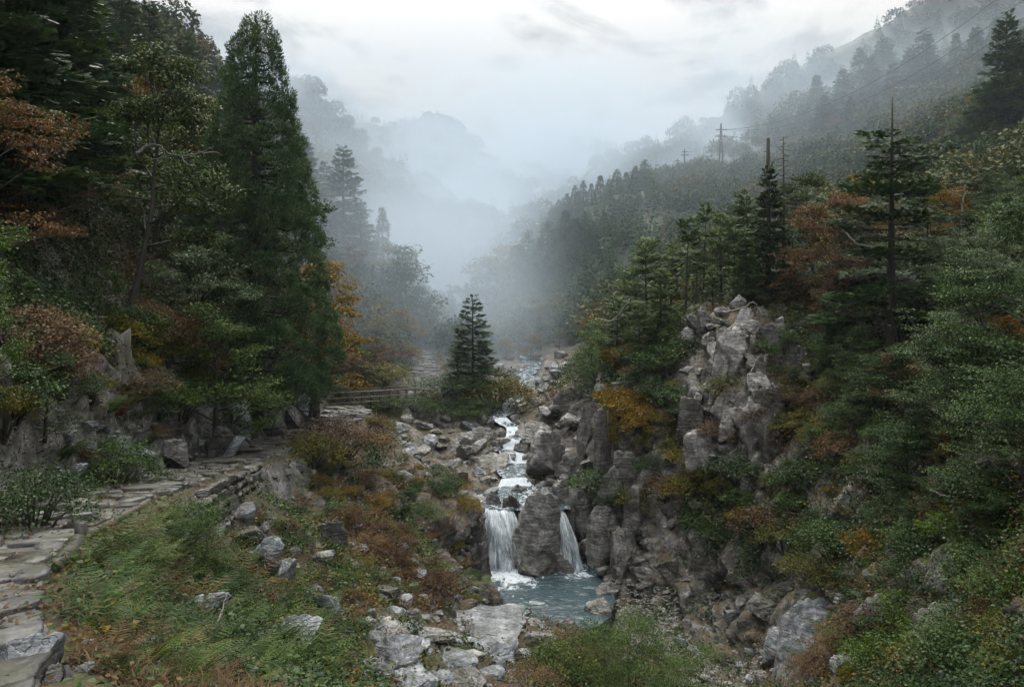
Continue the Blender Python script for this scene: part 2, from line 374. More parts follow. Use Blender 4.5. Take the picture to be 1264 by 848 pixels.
# keep water free of the displaced rock
wet = np.minimum(np.minimum(d_pool, d_shelf), d_str - w_str)
idx = np.arange(nr * ntn).reshape(nr, ntn)
a = idx[:-1]; b = idx[1:]; an = np.roll(a, -1, 1); bn = np.roll(b, -1, 1)
quads = np.stack([a, b, bn, an], -1).reshape(-1, 4)
gv = P1.reshape(-1, 3); gv = np.vstack([gv, [[0, 0, -2.0]]])
centre = np.stack([idx[0], np.roll(idx[0], -1), np.full(ntn, len(gv) - 1)], 1)
ground_me = mesh_np('ground', gv, [quads, centre], smooth=False)
GROUND_Z = P1[..., 2]

def _interp(arr, x, y):
    q = conf(np.atleast_1d(np.asarray(x, float)), np.atleast_1d(np.asarray(y, float)))
    j = np.interp(q[:, 0], th, np.arange(ntn)); i = np.interp(q[:, 1], lr, np.arange(nr))
    i0 = np.clip(i.astype(int), 0, nr - 2); j0 = np.clip(j.astype(int), 0, ntn - 2); fi = i - i0; fj = j - j0
    return (arr[i0, j0] * (1 - fi) * (1 - fj) + arr[i0 + 1, j0] * fi * (1 - fj) + arr[i0, j0 + 1] * (1 - fi) * fj + arr[i0 + 1, j0 + 1] * fi * fj)
SMOOTH_Z = GZ
def gz(x, y): return float(_interp(SMOOTH_Z, x, y)[0])
def gza(x, y): return _interp(SMOOTH_Z, x, y)
def rock_at(x, y): return _interp(rockm, x, y)
def path_gap(x, y):
    x = np.atleast_1d(x); y = np.atleast_1d(y)
    a1, _, b1 = near_line(x, y, PATH, PW); a2, _, b2 = near_line(x, y, PATH2, PW2); return np.minimum(a1 - b1, a2 - b2)
def water_gap(x, y):
    x = np.atleast_1d(x); y = np.atleast_1d(y); s, _, w = near_line(x, y, STREAM, SW)
    return np.minimum(np.minimum(poly_dist(x, y, pool_poly), poly_dist(x, y, shelf_poly)), s - w)
YS = np.exp(np.linspace(math.log(2.5), math.log(400), 900))
def hit(px, py, ymin=2.5, ymax=400):
    """first ground point seen at a photo pixel"""
    X = (px - CX) / F * YS; z = (HY - py) / F * YS; g = gza(X, YS)
    k = np.where((z <= g) & (YS > ymin) & (YS < ymax))[0]
    if not len(k): return None
    k = k[0]; return np.array([X[k], YS[k], g[k]])
# ------------------------------------------------------------------ ground material
m, nt, out = new_mat('forest_ground'); geo = N(nt, 'ShaderNodeNewGeometry'); vec = geo.outputs['Position']
sep = N(nt, 'ShaderNodeSeparateXYZ'); L(nt, geo.outputs['True Normal'], sep.inputs[0])
soil = ramp(nt, noise(nt, vec, 3.2, 7, .7), [(.3, (.018, .014, .009)), (.5, (.045, .032, .018)), (.7, (.085, .055, .026))])
litter = ramp(nt, noise(nt, vec, 14, 6, .75), [(.42, (.03, .018, .008)), (.55, (.085, .045, .018)), (.68, (.15, .09, .035))])
soil = mixc(nt, ramp(nt, noise(nt, vec, .9, 5, .7), [(.42, (0, 0, 0)), (.6, (1, 1, 1))]), soil, litter)
mossc = ramp(nt, noise(nt, vec, 9, 6, .7), [(.35, (.018, .028, .007)), (.65, (.075, .085, .02))])
soil = mixc(nt, ramp(nt, noise(nt, vec, .55, 5, .7), [(.5, (0, 0, 0)), (.62, (1, 1, 1))]), soil, mossc)
big = noise(nt, vec, .8, 5, .6, .4); fine = noise(nt, vec, 9, 6, .7); strata = noise(nt, mapping(nt, vec, (1.4, 1.4, 5), (.5, .35, 0)), 1.0, 6, .7, .8)
rk = math_(nt, 'ADD', math_(nt, 'MULTIPLY', big, .4), math_(nt, 'ADD', math_(nt, 'MULTIPLY', strata, .38), math_(nt, 'MULTIPLY', fine, .22)))
rock = ramp(nt, rk, [(.40, (.018, .017, .015)), (.5, (.09, .084, .076)), (.60, (.27, .26, .245))])
lich = ramp(nt, noise(nt, vec, 3.6, 5, .75, .5), [(.56, (0, 0, 0)), (.63, (1, 1, 1))])
rock = mixc(nt, math_(nt, 'MULTIPLY', lich, .5), rock, (.4, .4, .38))
rust = ramp(nt, noise(nt, vec, 1.5, 5, .65), [(.5, (0, 0, 0)), (.66, (1, 1, 1))])
rock = mixc(nt, math_(nt, 'MULTIPLY', rust, .35), rock, (.11, .08, .052))
mossr = ramp(nt, math_(nt, 'ADD', sep.outputs[2], math_(nt, 'MULTIPLY', math_(nt, 'SUBTRACT', noise(nt, vec, 2, 5, .7), .6), 3.0)), [(.4, (0, 0, 0)), (.7, (1, 1, 1))])
rock = mixc(nt, math_(nt, 'MULTIPLY', mossr, .65), rock, mixc(nt, noise(nt, vec, 5, 4), (.04, .045, .012), (.14, .075, .022)))
slope = ramp(nt, math_(nt, 'ADD', sep.outputs[2], math_(nt, 'MULTIPLY', math_(nt, 'SUBTRACT', noise(nt, vec, 1.4, 5, .7), .5), .7)), [(.62, (1, 1, 1)), (.78, (0, 0, 0))])
sxy = N(nt, 'ShaderNodeSeparateXYZ'); L(nt, vec, sxy.inputs[0])
def band(v, a, b, e):
    m1 = N(nt, 'ShaderNodeMapRange'); m1.inputs[1].default_value = a - e; m1.inputs[2].default_value = a + e; L(nt, v, m1.inputs[0])
    m2 = N(nt, 'ShaderNodeMapRange'); m2.inputs[1].default_value = b - e; m2.inputs[2].default_value = b + e; m2.inputs[3].default_value = 1; m2.inputs[4].default_value = 0; L(nt, v, m2.inputs[0]); return math_(nt, 'MULTIPLY', m1.outputs[0], m2.outputs[0])
bed = math_(nt, 'MULTIPLY', band(sxy.outputs[0], -4.6, 4.6, 1.2), band(sxy.outputs[1], 31, 90, 2)); bed = math_(nt, 'MAXIMUM', bed, math_(nt, 'MULTIPLY', band(sxy.outputs[0], 0.5, 9.5, 1.5), band(sxy.outputs[1], 22, 31, 1.5)))
slope = math_(nt, 'MAXIMUM', slope, math_(nt, 'MULTIPLY', bed, ramp(nt, noise(nt, vec, 1.1, 5, .7), [(.34, (.25, .25, .25)), (.5, (1, 1, 1))])))
c = mixc(nt, slope, soil, rock)
# distant slopes are covered by woods
ln = N(nt, 'ShaderNodeVectorMath', operation='LENGTH'); L(nt, vec, ln.inputs[0])
farm = ramp(nt, math_(nt, 'DIVIDE', ln.outputs['Value'], 200), [(.33, (0, 0, 0)), (.42, (1, 1, 1))])
wood = ramp(nt, noise(nt, vec, .25, 6, .7), [(.35, (.012, .02, .011)), (.55, (.026, .036, .016)), (.7, (.055, .045, .02))])
c = mixc(nt, farm, c, wood)
p = N(nt, 'ShaderNodeBsdfPrincipled'); L(nt, c, p.inputs['Base Color']); p.inputs['Specular IOR Level'].default_value = .3
L(nt, ramp(nt, noise(nt, vec, 1.2, 4, .6), [(.35, (.42, .42, .42)), (.65, (.8, .8, .8))]), p.inputs['Roughness'])
h = math_(nt, 'ADD', math_(nt, 'MULTIPLY', fine, .5), math_(nt, 'MULTIPLY', strata, .6))
L(nt, bump(nt, h, 1.0, .12), p.inputs['Normal']); L(nt, p.outputs[0], out.inputs[0])
M_GROUND = m
structure(link('ground', ground_me, M_GROUND))

# ------------------------------------------------------------------ sky, sun, air
SUN_EL, SUN_AZ = math.radians(56), math.radians(-14)          # high, ahead of the camera, behind cloud
wd = bpy.data.worlds.new('World'); SC.world = wd; wd.use_nodes = True; nt = wd.node_tree; nt.nodes.clear()
wo = nt.nodes.new('ShaderNodeOutputWorld'); bg = nt.nodes.new('ShaderNodeBackground'); bg.inputs['Strength'].default_value = .10
sky = nt.nodes.new('ShaderNodeTexSky'); sky.sky_type = 'NISHITA'; sky.sun_disc = False; sky.sun_elevation = SUN_EL; sky.sun_rotation = SUN_AZ
sky.air_density = 1.0; sky.dust_density = 2.0
tc = nt.nodes.new('ShaderNodeTexCoord'); g = tc.outputs['Generated']
nA = noise(nt, mapping(nt, g, (1.6, 1.6, 3.6), (0, 0, .4), (3.1, .2, .7)), 2.1, 7, .60, .5)
nB = noise(nt, mapping(nt, g, (1, 1, 2.2), (0, 0, 1.0), (.4, 1.3, 2.2)), 5.0, 6, .6, .2)
cl = math_(nt, 'ADD', math_(nt, 'MULTIPLY', nA, .78), math_(nt, 'MULTIPLY', nB, .22))
dot = nt.nodes.new('ShaderNodeVectorMath'); dot.operation = 'DOT_PRODUCT'; L(nt, g, dot.inputs[0])
sd = Vector((.03, .92, .36)).normalized(); dot.inputs[1].default_value = sd
glow = math_(nt, 'POWER', math_(nt, 'MAXIMUM', dot.outputs['Value'], 0), 14)
cl = math_(nt, 'ADD', cl, math_(nt, 'MULTIPLY', glow, .2))
cloud = ramp(nt, cl, [(.40, (.26, .29, .33)), (.49, (.44, .47, .50)), (.56, (.90, .89, .87)), (.62, (1.38, 1.32, 1.24))])
sg = nt.nodes.new('ShaderNodeSeparateXYZ'); L(nt, g, sg.inputs[0])
lum = math_(nt, 'ADD', 1.85, math_(nt, 'MULTIPLY', math_(nt, 'POWER', math_(nt, 'MAXIMUM', sg.outputs[2], 0.0), 2.2), 32.0))   # overcast: the zenith is far brighter than the horizon
vs_ = nt.nodes.new('ShaderNodeVectorMath'); vs_.operation = 'SCALE'; L(nt, cloud, vs_.inputs[0]); L(nt, lum, vs_.inputs['Scale']); cloud = vs_.outputs[0]
mc = mixc(nt, .94, sky.outputs[0], cloud)
L(nt, mc, bg.inputs['Color']); L(nt, bg.outputs[0], wo.inputs[0])
sun = bpy.data.lights.new('sun', 'SUN'); sun.energy = 1.3; sun.angle = math.radians(25); sun.color = (1, .92, .80)
so = bpy.data.objects.new('sun', sun); COL.objects.link(so)
sdir = Vector((math.sin(SUN_AZ) * math.cos(SUN_EL), math.cos(SUN_AZ) * math.cos(SUN_EL), math.sin(SUN_EL)))
so.rotation_euler = sdir.to_track_quat('Z', 'Y').to_euler(); so.location = sdir * 300

HAZE_D = .0003
m, nt, out = new_mat('haze_air'); v = N(nt, 'ShaderNodeVolumePrincipled'); v.inputs['Color'].default_value = (.75, .85, .95, 1)
v.inputs['Density'].default_value = HAZE_D; v.inputs['Anisotropy'].default_value = .25; L(nt, v.outputs[0], out.inputs['Volume'])
mb = MB(); box(mb, (0, 0, 0), (840, 840, 1)); hv = mb.V[0]; HAZE_TOP = 135.0
zlo = float(gv[:, 2].min()) - 1.0
hv[hv[:, 2] < 0, 2] = zlo; hv[hv[:, 2] > 0, 2] = HAZE_TOP
stuff(link('haze', mb.mesh('haze'), m))


# drifting valley mist: thicker low in the valley, torn into banks
m, nt, out = new_mat('valley_mist'); geo = N(nt, 'ShaderNodeNewGeometry'); pos = geo.outputs['Position']
sx = N(nt, 'ShaderNodeSeparateXYZ'); L(nt, pos, sx.inputs[0])
MX0, MX1, MY0, MY1, MZ0, MZ1 = -260, 330, 36, 640, -12, 120
nz = noise(nt, mapping(nt, pos, (1, .75, 1.6)), .025, 5, .58, .5)
nz = math_(nt, 'SUBTRACT', nz, .49); nz = math_(nt, 'MULTIPLY', nz, 9.0, True)
def sm(v, a, b):
    mr = N(nt, 'ShaderNodeMapRange', interpolation_type='SMOOTHSTEP'); mr.inputs[1].default_value = a; mr.inputs[2].default_value = b; L(nt, v, mr.inputs[0]); return mr.outputs[0]
floor_ = math_(nt, 'ADD', math_(nt, 'MULTIPLY', math_(nt, 'SUBTRACT', sx.outputs[1], 70), .115), -7)
hgt = math_(nt, 'SUBTRACT', sx.outputs[2], floor_)
low = math_(nt, 'SUBTRACT', 1.0, sm(hgt, 2, 26))
ax = math_(nt, 'ABSOLUTE', math_(nt, 'ADD', sx.outputs[0], 11)); mid = math_(nt, 'SUBTRACT', 1.0, sm(ax, 4, 19))
valley = math_(nt, 'MULTIPLY', math_(nt, 'MULTIPLY', low, mid), math_(nt, 'ADD', math_(nt, 'MULTIPLY', nz, .7), .45))
wisp = math_(nt, 'MULTIPLY', math_(nt, 'MULTIPLY', nz, math_(nt, 'SUBTRACT', 1.0, sm(hgt, 16, 80))), sm(sx.outputs[1], 120, 200))
bank_ = math_(nt, 'MULTIPLY', sm(sx.outputs[1], 62, 110), math_(nt, 'SUBTRACT', 1.0, math_(nt, 'MULTIPLY', sm(sx.outputs[1], 150, 215), .72)))
thick = math_(nt, 'MULTIPLY', bank_, math_(nt, 'SUBTRACT', 1.0, sm(hgt, 14, 75)))
den = math_(nt, 'ADD', math_(nt, 'MULTIPLY', valley, .046), math_(nt, 'ADD', math_(nt, 'MULTIPLY', wisp, .020), math_(nt, 'MULTIPLY', thick, .0033)))
edge = math_(nt, 'MULTIPLY', sm(sx.outputs[1], MY0 + 1, MY0 + 34), math_(nt, 'SUBTRACT', 1.0, sm(sx.outputs[1], MY1 - 60, MY1 - 2)))
for (o_, a_, b_) in ((sx.outputs[0], MX0, MX1), (sx.outputs[2], MZ0 - 40, MZ1)):
    edge = math_(nt, 'MULTIPLY', edge, math_(nt, 'MULTIPLY', sm(o_, a_ + 1, a_ + 40), math_(nt, 'SUBTRACT', 1.0, sm(o_, b_ - 40, b_ - 1))))
den = math_(nt, 'MULTIPLY', den, edge)
v = N(nt, 'ShaderNodeVolumePrincipled'); v.inputs['Color'].default_value = (.715, .828, .938, 1); v.inputs['Anisotropy'].default_value = .2
L(nt, den, v.inputs['Density']); L(nt, v.outputs[0], out.inputs['Volume'])
mb = MB(); box(mb, ((MX0 + MX1) / 2, (MY0 + MY1) / 2, (MZ0 + MZ1) / 2), ((MX1 - MX0) / 2, (MY1 - MY0) / 2, (MZ1 - MZ0) / 2))
stuff(link('mist', mb.mesh('mist'), m))

# ------------------------------------------------------------------ render settings
SC.render.engine = 'CYCLES'; cy = SC.cycles
cy.max_bounces = 6; cy.diffuse_bounces = 3; cy.glossy_bounces = 2; cy.transmission_bounces = 4; cy.volume_bounces = 2; cy.volume_max_steps = 128; cy.volume_step_rate = 1.0; cy.transparent_max_bounces = 12
cy.use_denoising = True; cy.use_adaptive_sampling = True; cy.adaptive_threshold = .03; cy.sample_clamp_indirect = 6
cy.caustics_reflective = False; cy.caustics_refractive = False
try: cy.denoiser = 'OPENIMAGEDENOISE'; cy.denoising_input_passes = 'RGB_ALBEDO_NORMAL'; cy.denoising_prefilter = 'ACCURATE'
except Exception: pass
vs = SC.view_settings; vs.view_transform = 'Standard'; vs.look = 'None'; vs.exposure = 0.82; vs.gamma = 1
# ------------------------------------------------------------------ foliage materials
G_DARK = [(0, (.013, .027, .013)), (.35, (.033, .059, .025)), (.7, (.066, .102, .04)), (1, (.11, .145, .052))]
M_CEDAR = leaf_mat('cedar_foliage', [(0, (.018, .038, .019)), (.4, (.050, .090, .043)), (.8, (.105, .158, .07)), (1, (.16, .21, .09))], .5, .25, clump=1.8, sat=1.05)
M_FIR = leaf_mat('fir_foliage', G_DARK, .45, .2, clump=1.2)
M_PINE = leaf_mat('pine_foliage', [(0, (.026, .046, .02)), (.4, (.06, .096, .042)), (.75, (.11, .145, .055)), (1, (.16, .17, .06))], .45, .25, clump=1.0)
M_GREEN = leaf_mat('green_leaves', [(0, (.016, .032, .012)), (.35, (.036, .064, .022)), (.7, (.072, .110, .036)), (1, (.125, .15, .055))], .36, .3)
M_BRIGHT = leaf_mat('bright_green_leaves', [(0, (.024, .042, .013)), (.35, (.05, .084, .022)), (.7, (.092, .135, .034)), (1, (.16, .18, .05))], .34, .32)
M_SILVER = leaf_mat('silvery_green_leaves', [(0, (.04, .058, .034)), (.4, (.085, .118, .068)), (.8, (.145, .18, .105)), (1, (.21, .235, .14))], .36, .3)
M_DEEP = leaf_mat('deep_green_leaves', [(0, (.010, .020, .008)), (.4, (.029, .051, .019)), (.8, (.058, .088, .032)), (1, (.095, .125, .042))], .36, .25)
M_OLIVE = leaf_mat('olive_leaves', [(0, (.03, .034, .010)), (.4, (.075, .078, .022)), (.75, (.14, .12, .03)), (1, (.22, .14, .03))], .42, .3)
M_ORANGE = leaf_mat('orange_leaves', [(0, (.055, .022, .008)), (.35, (.13, .056, .016)), (.7, (.21, .10, .028)), (1, (.27, .16, .05))], .42, .34)
M_RUST = leaf_mat('rust_leaves', [(0, (.034, .020, .011)), (.4, (.08, .046, .021)), (.75, (.135, .08, .035)), (1, (.17, .12, .05))], .5, .3, sat=1.0)
M_GOLD = leaf_mat('golden_leaves', [(0, (.06, .04, .012)), (.4, (.125, .085, .022)), (.75, (.20, .135, .035)), (1, (.24, .19, .065))], .42, .34)
M_MIX = leaf_mat('turning_leaves', [(0, (.022, .036, .013)), (.42, (.055, .078, .024)), (.64, (.10, .10, .03)), (.82, (.15, .085, .026)), (1, (.19, .085, .024))], .4, .3, clump=.8, vary=.5)
M_FERN = leaf_mat('fern_fronds', [(0, (.017, .031, .011)), (.4, (.040, .068, .020)), (.75, (.078, .112, .034)), (1, (.13, .145, .05))], .45, .3, clump=.8, vary=.9, sat=1.1)
M_DRYFERN = leaf_mat('dry_fronds', [(0, (.05, .026, .012)), (.5, (.11, .06, .024)), (1, (.17, .11, .045))], .6, .3, sat=.95)
M_BARK = bark_mat('dark_bark', (.014, .012, .010), (.055, .046, .038))
M_BARKP = bark_mat('pale_bark', (.10, .095, .085), (.32, .30, .27), 8)
M_BARKM = bark_mat('grey_bark', (.022, .019, .016), (.075, .062, .05))
M_DEAD = bark_mat('weathered_wood', (.09, .083, .072), (.28, .26, .225), 9)

LEAF = np.array([[0, 0, 0], [-.36, .45, .10], [0, 1, -.05], [.36, .45, .10]]); LEAFF = np.array([[0, 3, 2, 1]])
def _spray(n=5, w=.075, spread=.5):
    V = [[-.025, 0, 0], [.025, 0, 0], [0, 1, -.05]]; Fc = [[0, 1, 2]]
    for i in range(n):
        y = .08 + .8 * i / n; l = spread * (1 - .6 * y)
        for s in (-1, 1):
            k = len(V); V += [[0, y, 0], [s * l * .75, y + l * .62, -.04], [s * l * .45, y + l * .62 + w * 1.2, .03], ]; Fc.append([k, k + 1, k + 2] if s > 0 else [k, k + 2, k + 1])
            V += [[0, y + w * 1.6, 0]]; Fc.append([k, k + 2, k + 3] if s > 0 else [k, k + 3, k + 2])
    return np.array(V, float), np.array(Fc)
SPRAY, SPRAYF = _spray(3, .12, .5)
SHOOT = np.array([[-.13, 0, 0], [.13, 0, 0], [.10, .6, .10], [0, 1, .26], [-.10, .6, .10], [0, 0, -.13], [0, 0, .13], [0, .6, .2], [0, .6, 0]])
SHOOTF = [np.array([[0, 1, 2, 4]]), np.array([[4, 2, 3]]), np.array([[5, 6, 7, 8]])]

def rand_dirs(n, zmin=-1, zmax=1):
    z = rng.uniform(zmin, zmax, n); a = rng.uniform(0, 2 * math.pi, n); r = np.sqrt(1 - z * z)
    return np.stack([r * np.cos(a), r * np.sin(a), z], 1)

class Proto:
    """a plant model: list of (part name, mesh, material) and its height"""
    def __init__(s, kind, H, parts): s.kind = kind; s.H = H; s.parts = parts
    def remat(s, **mats):
        parts = []
        for n, me, m in s.parts:
            if n in mats:
                me = me.copy(); me.materials.clear(); me.materials.append(mats[n]); m = mats[n]
            parts.append((n, me, m))
        return Proto(s.kind, s.H, parts)
def proto(kind, H, parts):
    co = np.empty(len(parts[0][1].vertices) * 3, np.float32); parts[0][1].vertices.foreach_get('co', co); H = float(co[2::3].max()) if kind == 'cedar' else max(float(np.quantile(co[2::3], .997)), H if kind == 'spike' else 0)
    for n, me, m in parts: me.materials.append(m)
    return Proto(kind, H, parts)

def plant(pr, name, loc, H, rot=None, wide=1.0, lean=(0, 0)):
    """put a copy of a plant model: an Empty at its foot with its parts as children"""
    e = empty(name, loc); s = H / pr.H; e.scale = (s * wide, s * wide, s)
    e.rotation_euler = (lean[0], lean[1], random.uniform(0, 6.28) if rot is None else rot)
    for n, me, m in pr.parts:
        c = bpy.data.objects.new(n, me); COL.objects.link(c); c.parent = e
    return e

def leaf_blob(mb, c, rad, n, size, flat=.55, up=.75):
    """n leaves filling a flattened clump, denser at its surface"""
    d = rand_dirs(n); r = rng.uniform(.25, 1, n) ** .5
    p = c + d * r[:, None] * np.array([rad, rad, rad * flat])
    nrm = unit(np.array([0, 0, up]) + d * .55 + rng.normal(0, .35, (n, 3)))
    dr = unit(d * np.array([1, 1, .3]) + rng.normal(0, .6, (n, 3)) + np.array([0, 0, -.35]))
    cards(mb, LEAF, LEAFF, p, frames(dr, nrm), size * rng.uniform(.6, 1.35, n))

def limb_path(a, d, L_, n=7, curl=.25, wob=.12):
    p = [np.array(a, float)]; d = np.array(d, float); d /= np.linalg.norm(d)
    for i in range(n - 1):
        d = d + rng.normal(0, wob, 3) + np.array([0, 0, curl / n]); d /= np.linalg.norm(d); p.append(p[-1] + d * L_ / (n - 1))
    return np.array(p)

def broadleaf(H=8., R=3., base=.3, limbs=11, sub=5, per=70, leaf=.13, flat=.45, lean=.12, mat=None, bark=None, tr=.018, stems=1, top=1.0, blob=.55, open_=0.0, kind='tree'):
    tk, cr = MB(), MB()
    for s in range(stems):
        a0 = rng.uniform(0, 6.28); dirn = np.array([math.cos(a0) * lean, math.sin(a0) * lean, 1.0])
        if stems > 1: dirn[:2] += rng.normal(0, .3, 2)
        tp = limb_path((rng.normal(0, .06) * (stems > 1), rng.normal(0, .06) * (stems > 1), -.25), dirn, H * .93 + .25, 12, .1, .09)
        tr0 = H * tr / math.sqrt(stems); tube(tk, tp, np.linspace(tr0 * 1.25, tr0 * .18, 12), 7)
        nl = max(3, limbs // stems)
        for i in range(nl):
            f = base + (1 - base) * (i + rng.uniform(0, .7)) / nl
            k = f * 11; i0 = min(int(k), 10); p0 = tp[i0] + (tp[i0 + 1] - tp[i0]) * (k - i0)
            az = i * 2.4 + rng.uniform(-.5, .5) + s
            g = (f - base) / (1 - base); prof = (1.15 - .75 * g ** 1.5) * (0.65 + .35 * min(1, g * 4)) * top
            ll = R * prof * rng.uniform(.75, 1.1); el = .18 + .75 * g + rng.uniform(-.15, .2)
            lp = limb_path(p0, (math.cos(az) * math.cos(el), math.sin(az) * math.cos(el), math.sin(el)), ll, 7, .25, .16)
            rr = tr0 * .5 * (1 - .6 * g); tube(tk, lp, np.linspace(rr, rr * .2, 7), 5)
            ends = [(lp[-1], lp[-1] - lp[-2])]
            for j in range(sub):
                q = rng.uniform(.3, .95) * 6; j0 = min(int(q), 5); b0 = lp[j0] + (lp[j0 + 1] - lp[j0]) * (q - j0)
                dd = unit(lp[j0 + 1] - lp[j0]); side = np.cross(dd, [0, 0, 1]) * rng.choice([-1, 1])
                sp = limb_path(b0, dd * .5 + side * rng.uniform(.5, 1.1) + np.array([0, 0, rng.uniform(-.05, .45)]), ll * rng.uniform(.25, .5), 4, .1, .15)
                tube(tk, sp, np.linspace(rr * .4, rr * .1, 4), 4); ends.append((sp[-1], sp[-1] - sp[-2])); ends.append((sp[2], sp[-1] - sp[-2]))
            for e, d in ends:
                if rng.uniform() < open_: continue
                leaf_blob(cr, e + unit(d) * blob * .3, R * .2 * blob / .55 * rng.uniform(.7, 1.35), per, leaf, flat)
    return proto(kind, H, [('crown', cr.mesh('crown'), mat), ('trunk', tk.mesh('trunk', True), bark or M_BARKM)])

def layered(H=9., R=2.4, base=.25, dh=.42, nb=5, prof=None, droop=-.12, spray=.34, dens=1.0, mat=None, dead_top=0.0, gap=.12, bark=None, tr=.016, side=.42, kind='conifer', flat_=False):
    """fir / hemlock: straight trunk, flat plates of sprays"""
    tk, cr = MB(), MB(); prof = prof or (lambda g: (1 - g) ** .75 * .92 + .08)
    bend = rng.normal(0, .012, 2) * H
    tz = np.linspace(-.3, H, 12); tp = np.stack([bend[0] * (tz / H) ** 2, bend[1] * (tz / H) ** 2, tz], 1)
    tube(tk, tp, np.linspace(H * tr * 1.15, H * tr * .12, 12), 7)
    Hl = H * (1 - dead_top); z = H * base; k = 0
    PS, DS, US, SS = [], [], [], []
    while z < H - .1:
        g = (z / H - base) / (1 - base); gl = min(1, (z / H - base) / (1 - dead_top - base))
        dead = z > Hl
        for b in range(nb if not dead else 3):
            if rng.uniform() < gap: continue
            az = k * 1.1 + b * 6.283 / nb + rng.uniform(-.35, .35)
            ll = R * (prof(gl) if not dead else .16 * (1.3 - g)) * rng.uniform(.68, 1.12)
            el = (.05 + (.12 if flat_ else .5) * gl ** 2 + rng.uniform(-.1, .1)) + droop
            p0 = np.array([bend[0] * (z / H) ** 2, bend[1] * (z / H) ** 2, z + rng.uniform(-.5, .5) * dh])
            lp = limb_path(p0, (math.cos(az) * math.cos(el), math.sin(az) * math.cos(el), math.sin(el)), ll, 5, .12, .06)
            tube(tk, lp, np.linspace(H * tr * .26 * (1.1 - gl), .005, 5), 4)
            if dead: continue
            n = max(3, int(ll * ll / spray ** 2 * 2.1 * dens + ll / spray * 2.2))
            s = rng.uniform(.12, 1, n) ** .8; wdt = side * ll * (np.sin(np.clip(s * 1.15, 0, 1) * 2.2) * .8 + .12) * rng.uniform(-1, 1, n)
            i0 = np.minimum((s * 4).astype(int), 3); fr = s * 4 - i0
            base_p = lp[i0] + (lp[i0 + 1] - lp[i0]) * fr[:, None]
            dd = unit(lp[i0 + 1] - lp[i0]); sd = unit(np.cross(dd, [0, 0, 1.]))
            pos = base_p + sd * wdt[:, None] + rng.normal(0, .045 * ll ** .5, (n, 3)) * np.array([.6, .6, 1]) - np.array([0, 0, 1]) * (np.abs(wdt) * .14)[:, None]
            dr = unit(dd + sd * (np.sign(wdt) * rng.uniform(.2, 1.0, n))[:, None] + rng.normal(0, .22, (n, 3)))
            PS.append(pos); DS.append(dr); US.append(unit(np.array([0, 0, 1.]) + rng.normal(0, .3, (n, 3)))); SS.append(spray * rng.uniform(.65, 1.3, n))
        z += dh * rng.uniform(.8, 1.25) * (1.15 - .55 * g); k += 1
    cards(cr, SPRAY, SPRAYF, np.concatenate(PS), frames(np.concatenate(DS), np.concatenate(US)), np.concatenate(SS))
    return proto(kind, H, [('crown', cr.mesh('crown'), mat or M_FIR), ('trunk', tk.mesh('trunk', True), bark or M_BARK)])

def cedar(H=12., R=2.3, nc=420, ns=70, shoot=.2, base=.06, clump=.42, mat=None, gap_top=.75, kind='cedar', cone=.55):
    """Japanese cedar: a dense cone of rounded tufts, looser near the tip"""
    tk, cr = MB(), MB(); tube(tk, [(0, 0, -.4), (0, 0, H * .5), (0, 0, H * .97)], [H * .026, H * .016, .01], 8)
    g = 1 - rng.uniform(0, 1, nc) ** .62; g[:nc // 3] = rng.uniform(.45, 1, nc // 3); g = np.sort(g); az = np.arange(nc) * 2.39996 + rng.uniform(-.5, .5, nc)
    rad = R * ((1 - g) ** cone) * np.clip(.72 + 2.2 * g, 0, 1) * np.where(rng.uniform(0, 1, nc) < .25, rng.uniform(.35, .7, nc), rng.uniform(.8, 1.1, nc))
    z = H * (base + (1 - base) * g)
    cp_ = np.stack([rad * np.cos(az), rad * np.sin(az), z - rad * .12], 1)
    cs = clump * (1.0 - .30 * g) * rng.uniform(.75, 1.3, nc)
    for i in range(0, nc, 3 if nc > 150 else 8):
        if rad[i] > .3: tube(tk, [(0, 0, z[i] - rad[i] * .25), cp_[i] * np.array([.6, .6, 1]) - np.array([0, 0, rad[i] * .2]), cp_[i]], [.05 * H / 12, .03 * H / 12, .012], 4)
    PS, DS, SS = [], [], []
    for i in range(nc):
        if g[i] > gap_top and rng.uniform() < .1: continue
        out_ = np.array([math.cos(az[i]), math.sin(az[i]), .55]); n = int(ns * rng.uniform(.7, 1.3) * max(.5, (1 - .55 * g[i])))
        d = unit(rand_dirs(n) + out_ * .75)
        PS.append(cp_[i] + d * (cs[i] * rng.uniform(.3, 1.0, n) ** .45)[:, None] * np.array([1, 1, .85])); DS.append(unit(d + np.array([0, 0, .55]) + rng.normal(0, .25, (n, 3)))); SS.append(shoot * rng.uniform(.7, 1.3, n) * (1 - .35 * g[i]))
    # tip
    n = ns; t = rng.uniform(.88, 1.0, n); a = rng.uniform(0, 6.28, n)
    PS.append(np.stack([np.cos(a) * R * (1 - t) * .7, np.sin(a) * R * (1 - t) * .7, H * t], 1)); DS.append(unit(np.stack([np.cos(a) * .5, np.sin(a) * .5, np.ones(n)], 1))); SS.append(np.full(n, shoot))
    PS = np.concatenate(PS); DS = np.concatenate(DS); up = unit(rng.normal(0, 1, PS.shape))
    cards(cr, SHOOT, SHOOTF, PS, frames(DS, up), np.concatenate(SS))
    return proto(kind, H, [('crown', cr.mesh('crown'), mat or M_CEDAR), ('trunk', tk.mesh('trunk', True), M_BARK)])

